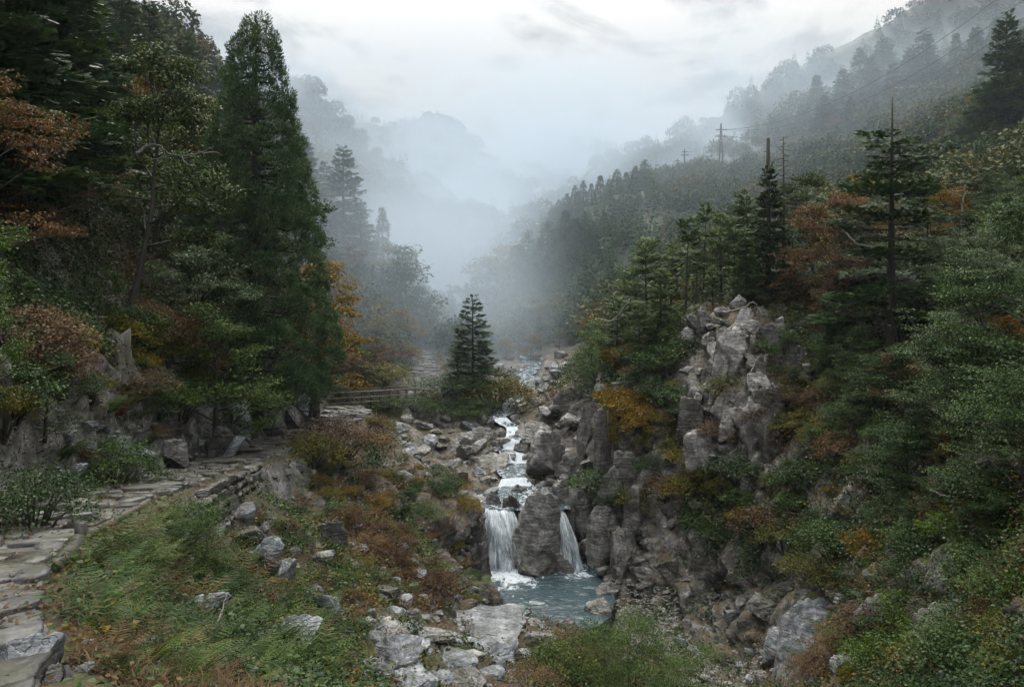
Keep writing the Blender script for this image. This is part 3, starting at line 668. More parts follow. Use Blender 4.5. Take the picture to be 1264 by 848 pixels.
def shrub(H=1.2, R=.9, clumps=26, per=60, leaf=.07, mat=None, flat=.6, stems=6, kind='shrub', bare=.0, needle=False):
    tk, cr = MB(), MB()
    for i in range(clumps):
        a = i * 2.4 + rng.uniform(-.4, .4); g = rng.uniform(0, 1); r = R * math.sqrt((i + .5) / clumps) * rng.uniform(.75, 1.1)
        zt = H * (math.sqrt(max(0, 1 - (r / R / 1.12) ** 2))) * rng.uniform(.62, 1.02)
        c = np.array([r * math.cos(a), r * math.sin(a), max(.08 * H, zt - .1 * H)])
        if i % max(1, clumps // (stems * 2)) == 0 or bare:
            lp = np.array([[c[0] * .08, c[1] * .08, -.2], [c[0] * .45, c[1] * .45, c[2] * .5], c * .97]); tube(tk, lp, [H * .022, H * .014, H * .005], 4)
        leaf_blob(cr, c, R * .30 * rng.uniform(.7, 1.3), per, leaf, flat)
    return proto(kind, H, [('foliage', cr.mesh('foliage'), mat), ('stem', tk.mesh('stem', True), M_BARKM)])

def fern(n=11, L_=.75, pin=22, mat=None, arch=.9):
    cr = MB()
    for i in range(n):
        a = i * 2.4 + rng.uniform(-.3, .3); ln = L_ * rng.uniform(.7, 1.15); e0 = rng.uniform(.75, 1.25)
        t = np.linspace(0, 1, pin); el = e0 - t * arch * rng.uniform(1.0, 1.6)
        st = ln / (pin - 1); r = np.concatenate([[0], np.cumsum(np.cos(el))[:-1]]) * st; z = np.concatenate([[0], np.cumsum(np.sin(el))[:-1]]) * st
        c, s = math.cos(a), math.sin(a); p = np.stack([r * c, r * s, z], 1)
        tube(cr, p, np.linspace(.007, .002, pin), 3, False)
        dd = np.stack([np.cos(el) * c, np.cos(el) * s, np.sin(el)], 1); sd = np.array([-s, c, 0.]); up = np.cross(sd[None], dd)
        w = ln * .24 * np.sin(np.clip(t * 1.05 + .12, 0, 1) * math.pi) ** .8
        pos, dr, us, sc = [], [], [], []
        for side in (-1, 1):
            pos.append(p[1:]); dr.append(unit(side * sd + dd[1:] * .45 - np.array([0, 0, .12]))); us.append(-up[1:] + rng.normal(0, .12, (pin - 1, 3))); sc.append(np.stack([w[1:] * .30, w[1:] * rng.uniform(.75, 1.1, pin - 1), w[1:] * .3], 1))
        T = np.array([[-.1, 0, 0], [.1, 0, 0], [.17, .35, .05], [0, 1, -.1], [-.17, .35, .05]])
        cards(cr, T, [np.array([[0, 1, 2, 4]]), np.array([[4, 2, 3]])], np.concatenate(pos), frames(np.concatenate(dr), np.concatenate(us)), np.concatenate(sc))
    me = cr.mesh('fern'); me.materials.append(mat or M_FERN); return Proto('fern', .5, [('fronds', me, mat)])

# ------------------------------------------------------------------ plant models
CEDAR_HERO = cedar(12., 2.45, 610, 240, .115, .05, .41, gap_top=.80, cone=.62)
CEDAR_MID = [cedar(8., 1.55, 150, 36, .28, .02, .42, M_FIR, cone=c) for c in (1.0, 1.15, .95)]
FIR_A = [layered(9., 2.2, .12, .42, 7, droop=-.16, spray=.26, dens=1.2, gap=.1), layered(9., 2.0, .18, .46, 6, droop=-.2, spray=.26, dens=1.2, gap=.14), layered(9., 2.5, .1, .5, 7, droop=-.1, spray=.27, dens=1.2, gap=.1)]
UMB = lambda g: (.55 + .45 * math.sin(min(1, g * 1.5 + .1) * 2.6)) * (1 - .55 * g ** 2)
PINE_A = [layered(8., 2.3, .38, .55, 5, UMB, -.02, .24, 1.25, M_PINE, gap=.2), layered(8., 1.9, .45, .6, 5, UMB, .02, .24, 1.25, M_PINE, gap=.22), layered(8., 2.6, .5, .62, 5, UMB, -.05, .24, 1.25, M_PINE, gap=.2), layered(8., 1.6, .3, .5, 5, lambda g: (1 - g) ** .6 * .9 + .1, -.05, .24, 1.2, M_PINE, gap=.15)]
HEMLOCK = layered(12., 3.7, .2, .66, 6, lambda g: (.8 + .2 * math.sin(g * 13.0)) * (1.0 - .62 * g), -.06, .22, 1.3, M_FIR, .15, gap=.3, tr=.0165, bark=M_BARKM, side=.5, kind='spike', flat_=True)
FIR_LOW = [layered(6., 2.6, .08, .62, 7, lambda g: .95 - .55 * g, -.06, .19, 1.3, M_DEEP, gap=.2, side=.55, flat_=True), layered(6., 2.3, .1, .7, 7, lambda g: (.8 + .2 * math.sin(g * 12)) * (1 - .55 * g), -.08, .19, 1.3, M_FIR, gap=.22, side=.55, flat_=True)]
BL = [broadleaf(8., 3., .3, 12, 5, 62, .14, .42), broadleaf(8., 2.6, .38, 11, 5, 60, .14, .36, .22), broadleaf(8., 3.3, .25, 13, 5, 60, .14, .45, .05)]
BL_OPEN = [broadleaf(7., 3.0, .3, 11, 6, 46, .13, .26, .3, blob=.5, open_=.18), broadleaf(7., 2.8, .25, 10, 6, 46, .13, .24, .35, blob=.5, open_=.25)]
LOOSE = [broadleaf(2.2, 1.35, .06, 40, 4, 46, .042, .55, .12, M_GREEN, stems=9, tr=.02, blob=.6, open_=.1), broadleaf(2.0, 1.2, .05, 36, 4, 46, .04, .5, .12, M_GREEN, stems=8, tr=.02, blob=.6, open_=.1)]
TIER = [broadleaf(6., 2.9, .1, 16, 8, 62, .08, .13, .08, blob=.5), broadleaf(6., 2.6, .12, 15, 8, 62, .08, .15, .1, blob=.5), broadleaf(6., 3.1, .08, 17, 8, 60, .08, .12, .05, blob=.48)]
BL_FAR = [broadleaf(8., 3.2, .12, 10, 3, 34, .30, .6, .05, blob=.75), broadleaf(8., 2.9, .15, 9, 3, 34, .30, .55, .1, blob=.8), broadleaf(8., 3.6, .1, 11, 3, 32, .32, .5, .1, blob=.7)]
SH = [shrub(1.2, .95, 44, 80, .055), shrub(1.2, .8, 40, 75, .05, flat=.5), shrub(1.2, 1.15, 48, 80, .055, flat=.42)]
FERNS = [fern(11), fern(9, .85, 13), fern(13, .65, 12)]
def mats(prs, part, m): return [p.remat(**{part: m}) for p in prs]
# ------------------------------------------------------------------ rocks
M_ROCK = rock_mat('wet_grey_rock', (.030, .028, .025), (.17, .16, .145), (.42, .41, .39), .34, 1.5, .4, True)
M_ROCKD = rock_mat('dark_rock', (.018, .017, .016), (.07, .066, .06), (.24, .225, .205), .36, 1.5, .55, True)
M_ROCKB = rock_mat('blue_grey_slate', (.04, .044, .047), (.15, .162, .172), (.40, .415, .43), .28, 2.0, .22, True, .4)
def rock_mesh(seed, boxy=0.0, cuts=14, sub=5):
    import bmesh
    bm = bmesh.new(); bmesh.ops.create_icosphere(bm, subdivisions=sub, radius=1.0)
    V = np.array([v.co[:] for v in bm.verts]); Fc = np.array([[v.index for v in f.verts] for f in bm.faces]); bm.free()
    r = np.random.default_rng(seed)
    if boxy: V = V / (np.max(np.abs(V), axis=1)[:, None] ** boxy)
    V = V * (1 + .16 * fbm(V * 1.1 + seed * 7.1, 3, seed)[:, None])
    for k in range(cuts):
        n = r.normal(0, 1, 3); n /= np.linalg.norm(n); d = r.uniform(.45, .80); h = V @ n - d; mk = h > 0
        V[mk] -= n * (h[mk] * .985)[:, None]
    f1, f2, cid, off = voro(V * 1.7 + seed * 3.3, seed)
    nrm = unit(V); V = V + nrm * ((cid - .5) * .06 - .05 * np.exp(-((f2 - f1) / .06) ** 2) + .022 * fbm(V * 3.5 + seed, 4, seed + 5) + .010 * fbm(V * 13 + seed, 3, seed + 9))[:, None]
    ax = unit(r.normal(0, .35, 3) + np.array([.2, .1, 1.])); h = V @ ax * r.uniform(3.2, 5.5) + .5 * fbm(V * 1.3 + seed, 2, seed + 3); st = h - np.floor(h); V = V + nrm * ((st - .5) * .055 - .05 * (st > .88))[:, None]
    V /= np.abs(V).max(axis=0)
    return V, Fc
ROCKS = {}
for k_ in range(9):
    V_, F_ = rock_mesh(100 + k_, .0 if k_ < 5 else .55, 16 if k_ < 5 else 9)
    for nm_, mt_ in (('g', M_ROCK), ('d', M_ROCKD), ('b', M_ROCKB)):
        me_ = mesh_np('rock', V_, [F_], False) if nm_ == 'g' else ROCKS['g', k_].copy()
        me_.materials.clear(); me_.materials.append(mt_); ROCKS[nm_, k_] = me_
def rock_obj(name, loc, size, rot, var, mat='g'):
    o = bpy.data.objects.new(name, ROCKS[mat, var % 9]); COL.objects.link(o); o.location = loc; o.scale = size; o.rotation_euler = rot; return o
ROCKPOS = []
def rock(px, py, Y, wp, hp, label, mat='g', var=None, rot=None, name='boulder', group=None, deep=.85, sink=.3, cat=None):
    """boulder whose visible face spans wp x hp photo pixels"""
    s = Y / F; w = wp * s / 2; h = hp * s / 2
    c = P(px, py, Y + w * deep * .5); h2 = h * (1 + sink); c[2] -= h * sink
    gap = c[2] - h2 * 1.06 - gz(c[0], c[1])                    # bed every stone into the ground under it
    if gap > -.08 and 'capstone' not in label:
        if (gap > .75 and hp < 40) or (gap > .1 and hp < 26 and Y < 26):
            q = hit(px, py + hp * .3, 4, 80)
            if q is not None: c = q + np.array([0, w * deep * .4, h * .35])
        else: d_ = gap + .22; h2 += d_ / 2; c[2] -= d_ / 2
    if rot is None: rot = (random.uniform(-.2, .2), random.uniform(-.2, .2), random.uniform(-.6, .6) + random.choice((0, 3.14)))
    o = rock_obj(name, c, (w * 1.08, w * deep, h2 * 1.06), rot, random.randrange(9) if var is None else var, mat)
    ROCKPOS.append((c[0], c[1], w))
    return tag(o, label, cat or name, group)

# ------------------------------------------------------------------ the paved path, its timber edges and the dry stone wall
def slab(mb, c, rx, ry, yaw, th, tilt):
    n = 9; a = np.sort(np.arange(n) / n * 6.283 + rng.uniform(-.2, .2, n)); q = 1 / np.maximum(np.abs(np.cos(a)), np.abs(np.sin(a))) ** .85
    r = q * rng.uniform(.78, 1.04, n); x = np.cos(a) * r * rx; y = np.sin(a) * r * ry
    cs, sn = math.cos(yaw), math.sin(yaw)
    def ring(f, z, jit=0): return np.stack([(x * cs - y * sn) * f, (x * sn + y * cs) * f, np.full(n, z) + x * tilt[0] + y * tilt[1] + rng.uniform(-jit, jit, n)], 1)
    V = np.vstack([ring(1.0, -th), ring(1.02, -.012), ring(.975, .0, .008), ring(.5, .004, .008), [[0, 0, .003]]]) + c
    fs = []
    for k in range(3):
        i = k * n + np.arange(n); j = k * n + (np.arange(n) + 1) % n; fs.append(np.stack([i, j, j + n, i + n], 1))
    i = 3 * n + np.arange(n); j = 3 * n + (np.arange(n) + 1) % n
    mb.add(V, [np.concatenate(fs), np.stack([i, j, np.full(n, 4 * n)], 1)])
def pave(name, pl, w, mat):
    mb = MB(); seg = np.linalg.norm(np.diff(pl[:, :2], axis=0), axis=1); S = np.concatenate([[0], np.cumsum(seg)])
    s = 0.15
    while s < S[-1]:
        p = np.array([np.interp(s, S, pl[:, k]) for k in range(3)]); p2 = np.array([np.interp(min(s + .4, S[-1]), S, pl[:, k]) for k in range(3)]); p1 = np.array([np.interp(max(0, s - .4), S, pl[:, k]) for k in range(3)])
        d = p2 - p1; d = d / (np.linalg.norm(d[:2]) + 1e-9); yaw = math.atan2(d[1], d[0]); nrm = np.array([-d[1], d[0], 0.]); hw = np.interp(s, S, w) * 1.06
        dz = rng.uniform(.17, .42); n = rng.integers(2, 6); cuts = np.sort(np.concatenate([[-hw, hw], rng.uniform(-hw * .75, hw * .75, n - 1)]))
        for a_, b_ in zip(cuts[:-1], cuts[1:]):
            if b_ - a_ < .10: continue
            c = p + nrm * (a_ + b_) / 2 + d * rng.uniform(-.12, .12) + np.array([0, 0, rng.uniform(-.01, .085)])
            slab(mb, c, dz * .56, (b_ - a_) * .5, yaw + rng.uniform(-.14, .14), .16, (rng.normal(0, .06) + d[2] * .5, rng.normal(0, .06)))
        s += dz * .98
    o = link(name, mb.mesh(name), mat); return structure(o)
M_PAVE = rock_mat('path_slate', (.016, .016, .016), (.046, .045, .043), (.14, .14, .14), .24, 1.6, .35, True, .15, .05)
pave('path', PATH, PW, M_PAVE); pave('upper_path', PATH2, PW2, M_PAVE)
M_TIMBER = bark_mat('wet_timber', (.012, .010, .008), (.05, .04, .03), 7, .5)
M_TIMBERL = bark_mat('old_timber', (.04, .034, .027), (.13, .11, .085), 8, .6)
def log(name, a, b, r, label, mat=None, cat='timber', group=None):
    mb = MB(); n = 9; t = np.linspace(0, 1, n)[:, None]; p = a + (b - a) * t + rng.normal(0, r * .12, (n, 3)); p0 = (a + b) / 2
    tube(mb, p - p0, r * rng.uniform(.88, 1.08, n), 9); o = link(name, mb.mesh(name, True), mat or M_TIMBER); o.location = p0; return tag(o, label, cat, group)
def path_log(px0, px1, py, Y, lab, r=.07):
    a = P(px0, py, Y); b = P(px1, py - 1, Y * 1.01); a[2] = b[2] = max(gz(*a[:2]), gz(*b[:2])) + r * .9; log('log_step', a, b, r, lab, M_TIMBER, 'log', 'log steps across the stone path')
path_log(36, 132, 628, 10.9, 'long dark log step across the path, the one nearest the camera', .085)
path_log(236, 300, 574, 20.2, 'dark log step across the path above the dry stone wall', .085)
path_log(258, 322, 562, 22.6, 'wet log step across the path next up from the wall', .08)
path_log(300, 352, 551, 25.4, 'thin log step across the path beneath the cedar', .08)
path_log(385, 442, 527, 32.5, 'log step on the grey slabs where the path climbs to the footbridge', .08)
path_log(392, 440, 517, 35.0, 'shorter log step just before the footbridge', .075)
log('edge_log', P(98, 672, 8.4) + [0, 0, .04], P(192, 622, 12.6) + [0, 0, .10], .055, 'long thin crooked log edging the near bend of the path', M_TIMBERL, 'log')
log('edge_log', P(62, 716, 6.9) + [0, 0, .06], P(104, 664, 8.6) + [0, 0, .02], .085, 'thick short log edging the path beside the little post', M_TIMBER, 'log')
mb = MB(); box(mb, (0, 0, 0), (.055, .055, .2), Matrix.Rotation(.3, 3, 'Z'), .06); o = link('edge_post', mb.mesh('edge_post'), M_TIMBER); o.location = P(100, 668, 8.35); tag(o, 'short dark square post at the bend of the stone path', 'post')
# dry stone wall
mb = MB(); wl = []; RSM = [rock_mesh(300 + j, .6, 8, 3) for j in range(4)]
for s in np.linspace(0, 1, 40):
    q = PATH[5] * (1 - s) + PATH[6] * s; d = PATH[6] - PATH[5]; nrm = np.array([d[1], -d[0], 0]); nrm /= np.linalg.norm(nrm); wl.append(q + nrm * (PW[5] + .52))
wl = np.array(wl); wdir = unit(wl[-1] - wl[0]); wl = np.vstack([wl[:1] - wdir * .8 * np.arange(3, 0, -1)[:, None] * .3, wl])
for cse in range(5):
    k = rng.uniform(0, 1.5)
    while k < len(wl) - 1:
        st = rng.uniform(1.3, 3.4); i = int(k); c = wl[i] + (wl[i + 1] - wl[i]) * (k - i); ln = st * .075
        V_, F_ = RSM[rng.integers(0, 4)]


        yaw = math.atan2(wdir[1], wdir[0]); Rm = np.array(Matrix.Rotation(yaw, 3, 'Z') @ Matrix.Rotation(rng.normal(0, .12), 3, 'Y'))
        mb.add((V_ * np.array([ln * 1.08, .17, .095 * rng.uniform(.85, 1.2)])) @ Rm.T + c + np.array([0, 0, -.02 - cse * .175 + rng.normal(0, .015)]) + np.array([.35, -.9, 0]) * .035 * cse, F_); k += st
o = link('stone_wall', mb.mesh('stone_wall', True), M_ROCKD.copy()); tag(o, 'low mossy dry stone wall holding up the path beneath the big cedar', 'wall')

# ------------------------------------------------------------------ footbridge
M_RAIL = bark_mat('weathered_rail', (.10, .08, .06), (.27, .22, .17), 8, .6)
def footbridge():
    A = P(394, 502.5, 42.6); B = P(509, 495.5, 45.6); root = empty('footbridge', A)
    tag(root, 'small brown wooden footbridge with post and rail sides leading to the rocky knoll', 'footbridge'); d = B - A; Ln = np.linalg.norm(d); d /= Ln
    side = unit(np.cross(d, [0, 0, 1.])); up = np.array([0, 0, 1.]); hw = .55
    for s in (-1, 1):
        mb = MB(); bar(mb, side * s * .4 - up * .16, d * Ln + side * s * .4 - up * .16, .14, .2); link('beam', mb.mesh('beam'), M_TIMBER, root)
    mb = MB(); n = int(Ln / .2)
    for i in range(n):
        c = d * (i + .5) * Ln / n; bar(mb, c - side * hw + up * rng.uniform(-.008, .008) - up * .03, c + side * hw - up * .03, .175, .045)
    link('deck', mb.mesh('deck'), M_TIMBERL, root)
    npst = 11
    for s in (-1, 1):
        for i in range(npst):
            c = d * (.08 + (Ln - .16) * i / (npst - 1)) + side * s * (hw - .03); mb = MB(); hh = .8 + rng.uniform(-.02, .05); w = .11 if i % 3 == 0 else .08
            bar(mb, c - up * .2, c + up * hh, w, w); link('post', mb.mesh('post'), M_TIMBER, root)
        for zz, w in ((.78, .095), (.48, .06), (.22, .06)):
            mb = MB(); o_ = side * s * (hw + .035); bar(mb, o_ + up * zz, d * Ln + o_ + up * zz, .045, w); link('rail', mb.mesh('rail'), M_RAIL, root)
    for f in (.3, .72):
        mb = MB(); c = d * Ln * f; bar(mb, c - up * .25, c - up * 1.5, .16, .16); link('trestle', mb.mesh('trestle'), M_TIMBER, root)
footbridge()

# ------------------------------------------------------------------ water
def N_step(nt, v, a): return math_(nt, 'GREATER_THAN', v, a)
def water_mat():
    m, nt, out = new_mat('stream_water'); geo = N(nt, 'ShaderNodeNewGeometry'); pos = geo.outputs['Position']
    sep = N(nt, 'ShaderNodeSeparateXYZ'); L(nt, geo.outputs['True Normal'], sep.inputs[0])
    foam = ramp(nt, sep.outputs[2], [(.955, (1, 1, 1)), (.998, (0, 0, 0))])
    n1 = noise(nt, mapping(nt, pos, (1, .6, 1)), 3.2, 6, .68, .8)
    def near(c, r0, r1):
        d = N(nt, 'ShaderNodeVectorMath', operation='DISTANCE'); L(nt, mapping(nt, pos, (1, .75, 1)), d.inputs[0]); d.inputs[1].default_value = (c[0], c[1] * .75, c[2])
        mr = N(nt, 'ShaderNodeMapRange'); mr.inputs[1].default_value = r0; mr.inputs[2].default_value = r1; mr.inputs[3].default_value = 1; mr.inputs[4].default_value = 0; L(nt, d.outputs['Value'], mr.inputs[0]); return mr.outputs[0]
    zone = near(P(626, 706, 30.3), .15, 2.5)
    zone = math_(nt, 'MAXIMUM', zone, math_(nt, 'MULTIPLY', near(P(706, 702, 30.4), .1, 1.25), .9))
    streak = noise(nt, mapping(nt, pos, (.9, 2.6, 1), (0, 0, .35)), 2.0, 6, .7, 1.2)
    f2 = math_(nt, 'ADD', math_(nt, 'MULTIPLY', zone, 1.15), math_(nt, 'MULTIPLY', math_(nt, 'SUBTRACT', n1, .62), 2.4))
    f3 = math_(nt, 'MULTIPLY', ramp(nt, streak, [(.56, (0, 0, 0)), (.70, (1, 1, 1))]), .45)
    f4 = math_(nt, 'MULTIPLY', foam, math_(nt, 'ADD', .1, math_(nt, 'MULTIPLY', noise(nt, mapping(nt, pos, (6, 1.2, 2)), 2.0, 6, .75, .5), 1.5)), True)
    up_ = N(nt, 'ShaderNodeSeparateXYZ'); L(nt, pos, up_.inputs[0]); lace = math_(nt, 'MULTIPLY', ramp(nt, noise(nt, mapping(nt, pos, (1.6, .8, 1)), 2.4, 6, .72, 1.0), [(.50, (0, 0, 0)), (.64, (1, 1, 1))]), N_step(nt, up_.outputs[2], SHELF_Z - .2)); f3 = math_(nt, 'MAXIMUM', f3, math_(nt, 'MULTIPLY', lace, .85))
    fo = math_(nt, 'MAXIMUM', math_(nt, 'MAXIMUM', ramp(nt, f2, [(.28, (0, 0, 0)), (.62, (1, 1, 1))]), f3), ramp(nt, f4, [(.2, (0, 0, 0)), (.9, (1, 1, 1))]))
    c = mixc(nt, fo, mixc(nt, noise(nt, pos, .8, 3), (.020, .036, .042), (.05, .082, .092)), (.52, .57, .60))
    p = N(nt, 'ShaderNodeBsdfPrincipled'); L(nt, c, p.inputs['Base Color']); p.inputs['IOR'].default_value = 1.333
    L(nt, math_(nt, 'ADD', .07, math_(nt, 'MULTIPLY', fo, .6)), p.inputs['Roughness'])
    h = math_(nt, 'ADD', noise(nt, mapping(nt, pos, (1, 1.5, 1)), 3.0, 5, .6, .6), math_(nt, 'MULTIPLY', noise(nt, pos, 11, 4, .6), .4))
    L(nt, bump(nt, h, .55, .07), p.inputs['Normal']); L(nt, p.outputs[0], out.inputs[0]); return m
M_WATER = water_mat()
def sheet(name, poly, z, cell, marg, amp):
    x0, y0 = poly.min(0) - marg; x1, y1 = poly.max(0) + marg; nx = int((x1 - x0) / cell); ny = int((y1 - y0) / cell)
    X, Yg = np.meshgrid(np.linspace(x0, x1, nx), np.linspace(y0, y1, ny)); Z = z + amp * fbm(np.stack([X.ravel() * 1.1, Yg.ravel() * 1.6, X.ravel() * 0], 1), 4, 77).reshape(X.shape)
    keep = poly_dist(X, Yg, poly) < marg; i = np.arange(nx * ny).reshape(ny, nx); q = np.stack([i[:-1, :-1], i[:-1, 1:], i[1:, 1:], i[1:, :-1]], -1); k = keep[:-1, :-1] & keep[1:, 1:]
    return structure(link(name, mesh_np(name, np.stack([X, Yg, Z], -1).reshape(-1, 3), [q[k]], True), M_WATER))
sheet('pool_water', pool_poly, POOL_Z, .05, .35, .035)
sheet('upper_pool_water', shelf_poly, SHELF_Z, .06, .3, .02)
def stream_strip():
    seg = np.linalg.norm(np.diff(STREAM, axis=0), axis=1); S = np.concatenate([[0], np.cumsum(seg)]); n = int(S[-1] / .11); t = np.linspace(0, S[-1], n)
    k = np.clip(np.searchsorted(S, t) - 1, 0, len(S) - 2); f = (t - S[k]) / (S[k + 1] - S[k]); fz = sstep(.2, .8, f) * .7 + f * .3
    px_ = np.interp(t, S, STREAM[:, 0]); py_ = np.interp(t, S, STREAM[:, 1]); pz = STREAM[k, 2] + (STREAM[k + 1, 2] - STREAM[k, 2]) * fz; w = np.interp(t, S, SW) + .18
    px_ = px_ + .18 * np.sin(t * 1.7) * (w < 1.0); d = np.stack([np.gradient(px_), np.gradient(py_)], 1); d = unit(d); nx = np.stack([d[:, 1], -d[:, 0]], 1)
    m_ = 15; u = np.linspace(-1, 1, m_); V = np.zeros((n, m_, 3)); V[..., 0] = px_[:, None] + nx[:, :1] * u * w[:, None]; V[..., 1] = py_[:, None] + nx[:, 1:] * u * w[:, None]; V[..., 2] = pz[:, None]
    q = V.reshape(-1, 3); V[..., 2] += (.022 * fbm(q * np.array([2.2, 1.3, .5]), 3, 31) + .008 * vnoise(q * 7, 3)).reshape(n, m_) - .05 * u ** 2
    i = np.arange(n * m_).reshape(n, m_); qd = np.stack([i[:-1, :-1], i[:-1, 1:], i[1:, 1:], i[1:, :-1]], -1).reshape(-1, 4)
    structure(link('stream_water', mesh_np('stream_water', V.reshape(-1, 3), [qd], True), M_WATER))
stream_strip()
m, nt, out = new_mat('falling_water'); uv = N(nt, 'ShaderNodeUVMap'); u_ = uv.outputs[0]
s1 = noise(nt, mapping(nt, u_, (16, 1.5, 1)), 1.0, 6, .7, .5); s2 = noise(nt, mapping(nt, u_, (5, 2.2, 1), (0, 0, .1)), 1.0, 5, .65, .4); s3 = noise(nt, mapping(nt, u_, (30, 12, 1)), 1.0, 4, .7)
al = math_(nt, 'ADD', math_(nt, 'MULTIPLY', s1, .5), math_(nt, 'ADD', math_(nt, 'MULTIPLY', s2, .35), math_(nt, 'MULTIPLY', s3, .25)))
se = N(nt, 'ShaderNodeSeparateXYZ'); L(nt, u_, se.inputs[0]); al = math_(nt, 'ADD', al, math_(nt, 'MULTIPLY', math_(nt, 'SUBTRACT', noise(nt, mapping(nt, u_, (3.2, .8, 1)), 1.0, 3, .6), .5), .55))
al = ramp(nt, al, [(.50, (.0, .0, .0)), (.64, (1, 1, 1))])
p = N(nt, 'ShaderNodeBsdfPrincipled'); p.inputs['Base Color'].default_value = (.66, .71, .74, 1); p.inputs['Roughness'].default_value = .35
tl = N(nt, 'ShaderNodeBsdfTranslucent'); tl.inputs['Color'].default_value = (.8, .85, .87, 1); m1 = N(nt, 'ShaderNodeMixShader'); m1.inputs[0].default_value = .35; L(nt, p.outputs[0], m1.inputs[1]); L(nt, tl.outputs[0], m1.inputs[2])
tr = N(nt, 'ShaderNodeBsdfTransparent'); m2 = N(nt, 'ShaderNodeMixShader'); L(nt, al, m2.inputs[0]); L(nt, tr.outputs[0], m2.inputs[1]); L(nt, m1.outputs[0], m2.inputs[2]); L(nt, m2.outputs[0], out.inputs[0]); M_FALL = m
def waterfall(lip, foot, nlay=4, drops=900):
    """lip, foot: polylines of equal count (world points)"""
    mb = MB(); lip = np.array(lip); foot = np.array(foot); nu, nv = 44, 40; u = np.linspace(0, 1, nu); k = np.linspace(0, 1, len(lip))
    for ly in range(nlay):
        Lp = np.stack([np.interp(u, k, lip[:, a]) for a in range(3)], 1); Ft = np.stack([np.interp(u, k, foot[:, a]) for a in range(3)], 1); v = np.linspace(-.12, 1, nv)
        vv = np.clip(v, 0, 1); V = np.zeros((nv, nu, 3)); hor = np.where(v < 0, v * .5, vv ** .75)
        V[..., :2] = Lp[None, :, :2] + (Ft - Lp)[None, :, :2] * hor[:, None, None]; V[..., 2] = Lp[None, :, 2] + (Ft - Lp)[None, :, 2] * (vv ** 1.5)[:, None]
        q = np.stack([np.tile(u * 5, nv) + ly * 9, np.repeat(v * 1.4, nu), np.full(nu * nv, ly * 3.3)], 1); dn = fbm(q * np.array([1.6, 1.6, 1]), 5, 50 + ly).reshape(nv, nu)
        V[..., 1] -= (dn * .30 + ly * .06) * (.25 + vv[:, None]); V[..., 0] += fbm(q * .7, 3, 70 + ly).reshape(nv, nu) * .22 * vv[:, None]; V[..., 2] += dn * .03
        i = np.arange(nu * nv).reshape(nv, nu); qd = np.stack([i[:-1, :-1], i[:-1, 1:], i[1:, 1:], i[1:, :-1]], -1).reshape(-1, 4)
        UVs = np.stack([np.tile(u, nv) + ly * .37, np.repeat(v, nu) + ly * .21], 1); mb.add(V.reshape(-1, 3), qd, UVs)
    t = rng.uniform(0, 1, drops); f = rng.uniform(0, 1, drops) ** .4
    pos = np.stack([np.interp(t, k, lip[:, a]) * (1 - f) + np.interp(t, k, foot[:, a]) * f for a in range(3)], 1) + rng.normal(0, .16, (drops, 3)) * np.array([1.2, 1, .9]) * (.3 + f)[:, None]
    n0 = mb.n; cards(mb, np.array([[0, 0, 1.], [.9, 0, -.4], [-.5, .8, -.4], [-.5, -.8, -.4]]), np.array([[0, 1, 2], [0, 2, 3], [0, 3, 1], [1, 3, 2]]), pos, np.tile(np.eye(3), (drops, 1, 1)), rng.uniform(.006, .026, drops))
    mb.UV[-1][:] = .31
    return structure(link('waterfall', mb.mesh('waterfall', True, True), M_FALL))
waterfall([P(599, 627, 31.85), P(606, 629, 31.75), P(617, 629, 31.75), P(629, 626, 31.9)], [P(600, 702, 31.0), P(613, 708, 30.5), P(632, 708, 30.4), P(653, 701, 30.6)], 5, 3500)
waterfall([P(683, 626, 32.1), P(687, 627, 32.0), P(692, 627, 32.05)], [P(688, 700, 30.9), P(700, 706, 30.5), P(718, 703, 30.4)], 4, 2200)
waterfall([P(633, 586, 36.7), P(637, 587, 36.6), P(641, 586, 36.8)], [P(632, 601, 35.6), P(637, 603, 35.4), P(643, 601, 35.6)], 3, 150)

# ------------------------------------------------------------------ boulders in and beside the stream
rock(659, 646, 30.6, 72, 86, 'big dark block of rock standing between the two waterfalls', 'g', 5, (.06, -.1, .5), deep=.9, sink=.2)
rock(672, 689, 29.9, 66, 24, 'low dark boulder at the foot of the block between the waterfalls', 'd', 1)
rock(693, 693, 30.0, 34, 20, 'small brown boulder in the pool beside the right-hand fall', 'd', 2)
rock(681, 563, 36.6, 66, 60, 'large brown boulder on the far bank above the right-hand fall', 'g', 6, (.1, .25, .3))
rock(666, 542, 40.2, 62, 40, 'grey boulder at the bend of the white cascade', 'g', 3)
rock(684, 522, 43.6, 52, 30, 'pale flat-topped slab above the bend of the cascade', 'b', 7, (.1, .3, .2))
rock(703, 616, 33.2, 42, 54, 'upright grey block beside the right-hand fall', 'g', 6, (.1, -.2, .4))
rock(718, 590, 34.4, 36, 60, 'tall narrow rock wedged against the right cliff by the fall', 'd', 8)
rock(640, 602, 34.4, 28, 15, 'small rounded boulder in the shelf pool above the falls', 'd', 0)
rock(606, 584, 37.6, 50, 42, 'big square grey boulder left of the small chute', 'g', 7, (0, .05, .25))
rock(630, 574, 38.9, 36, 30, 'smooth grey boulder behind the square one by the chute', 'g', 2)
rock(562, 560, 39.4, 36, 30, 'pale angular boulder in the boulder field below the knoll', 'g', 5)
rock(530, 545, 41.2, 44, 28, 'broad grey boulder under the footbridge knoll', 'g', 1)
rock(582, 571, 38.8, 26, 26, 'wedge-shaped boulder in the middle of the boulder field', 'g', 4)
rock(549, 588, 36.0, 44, 22, 'flat grey rock at the lower end of the boulder field', 'b', 6)
rock(600, 545, 41.6, 46, 34, 'wide boulder under the right side of the fir knoll', 'g', 3)
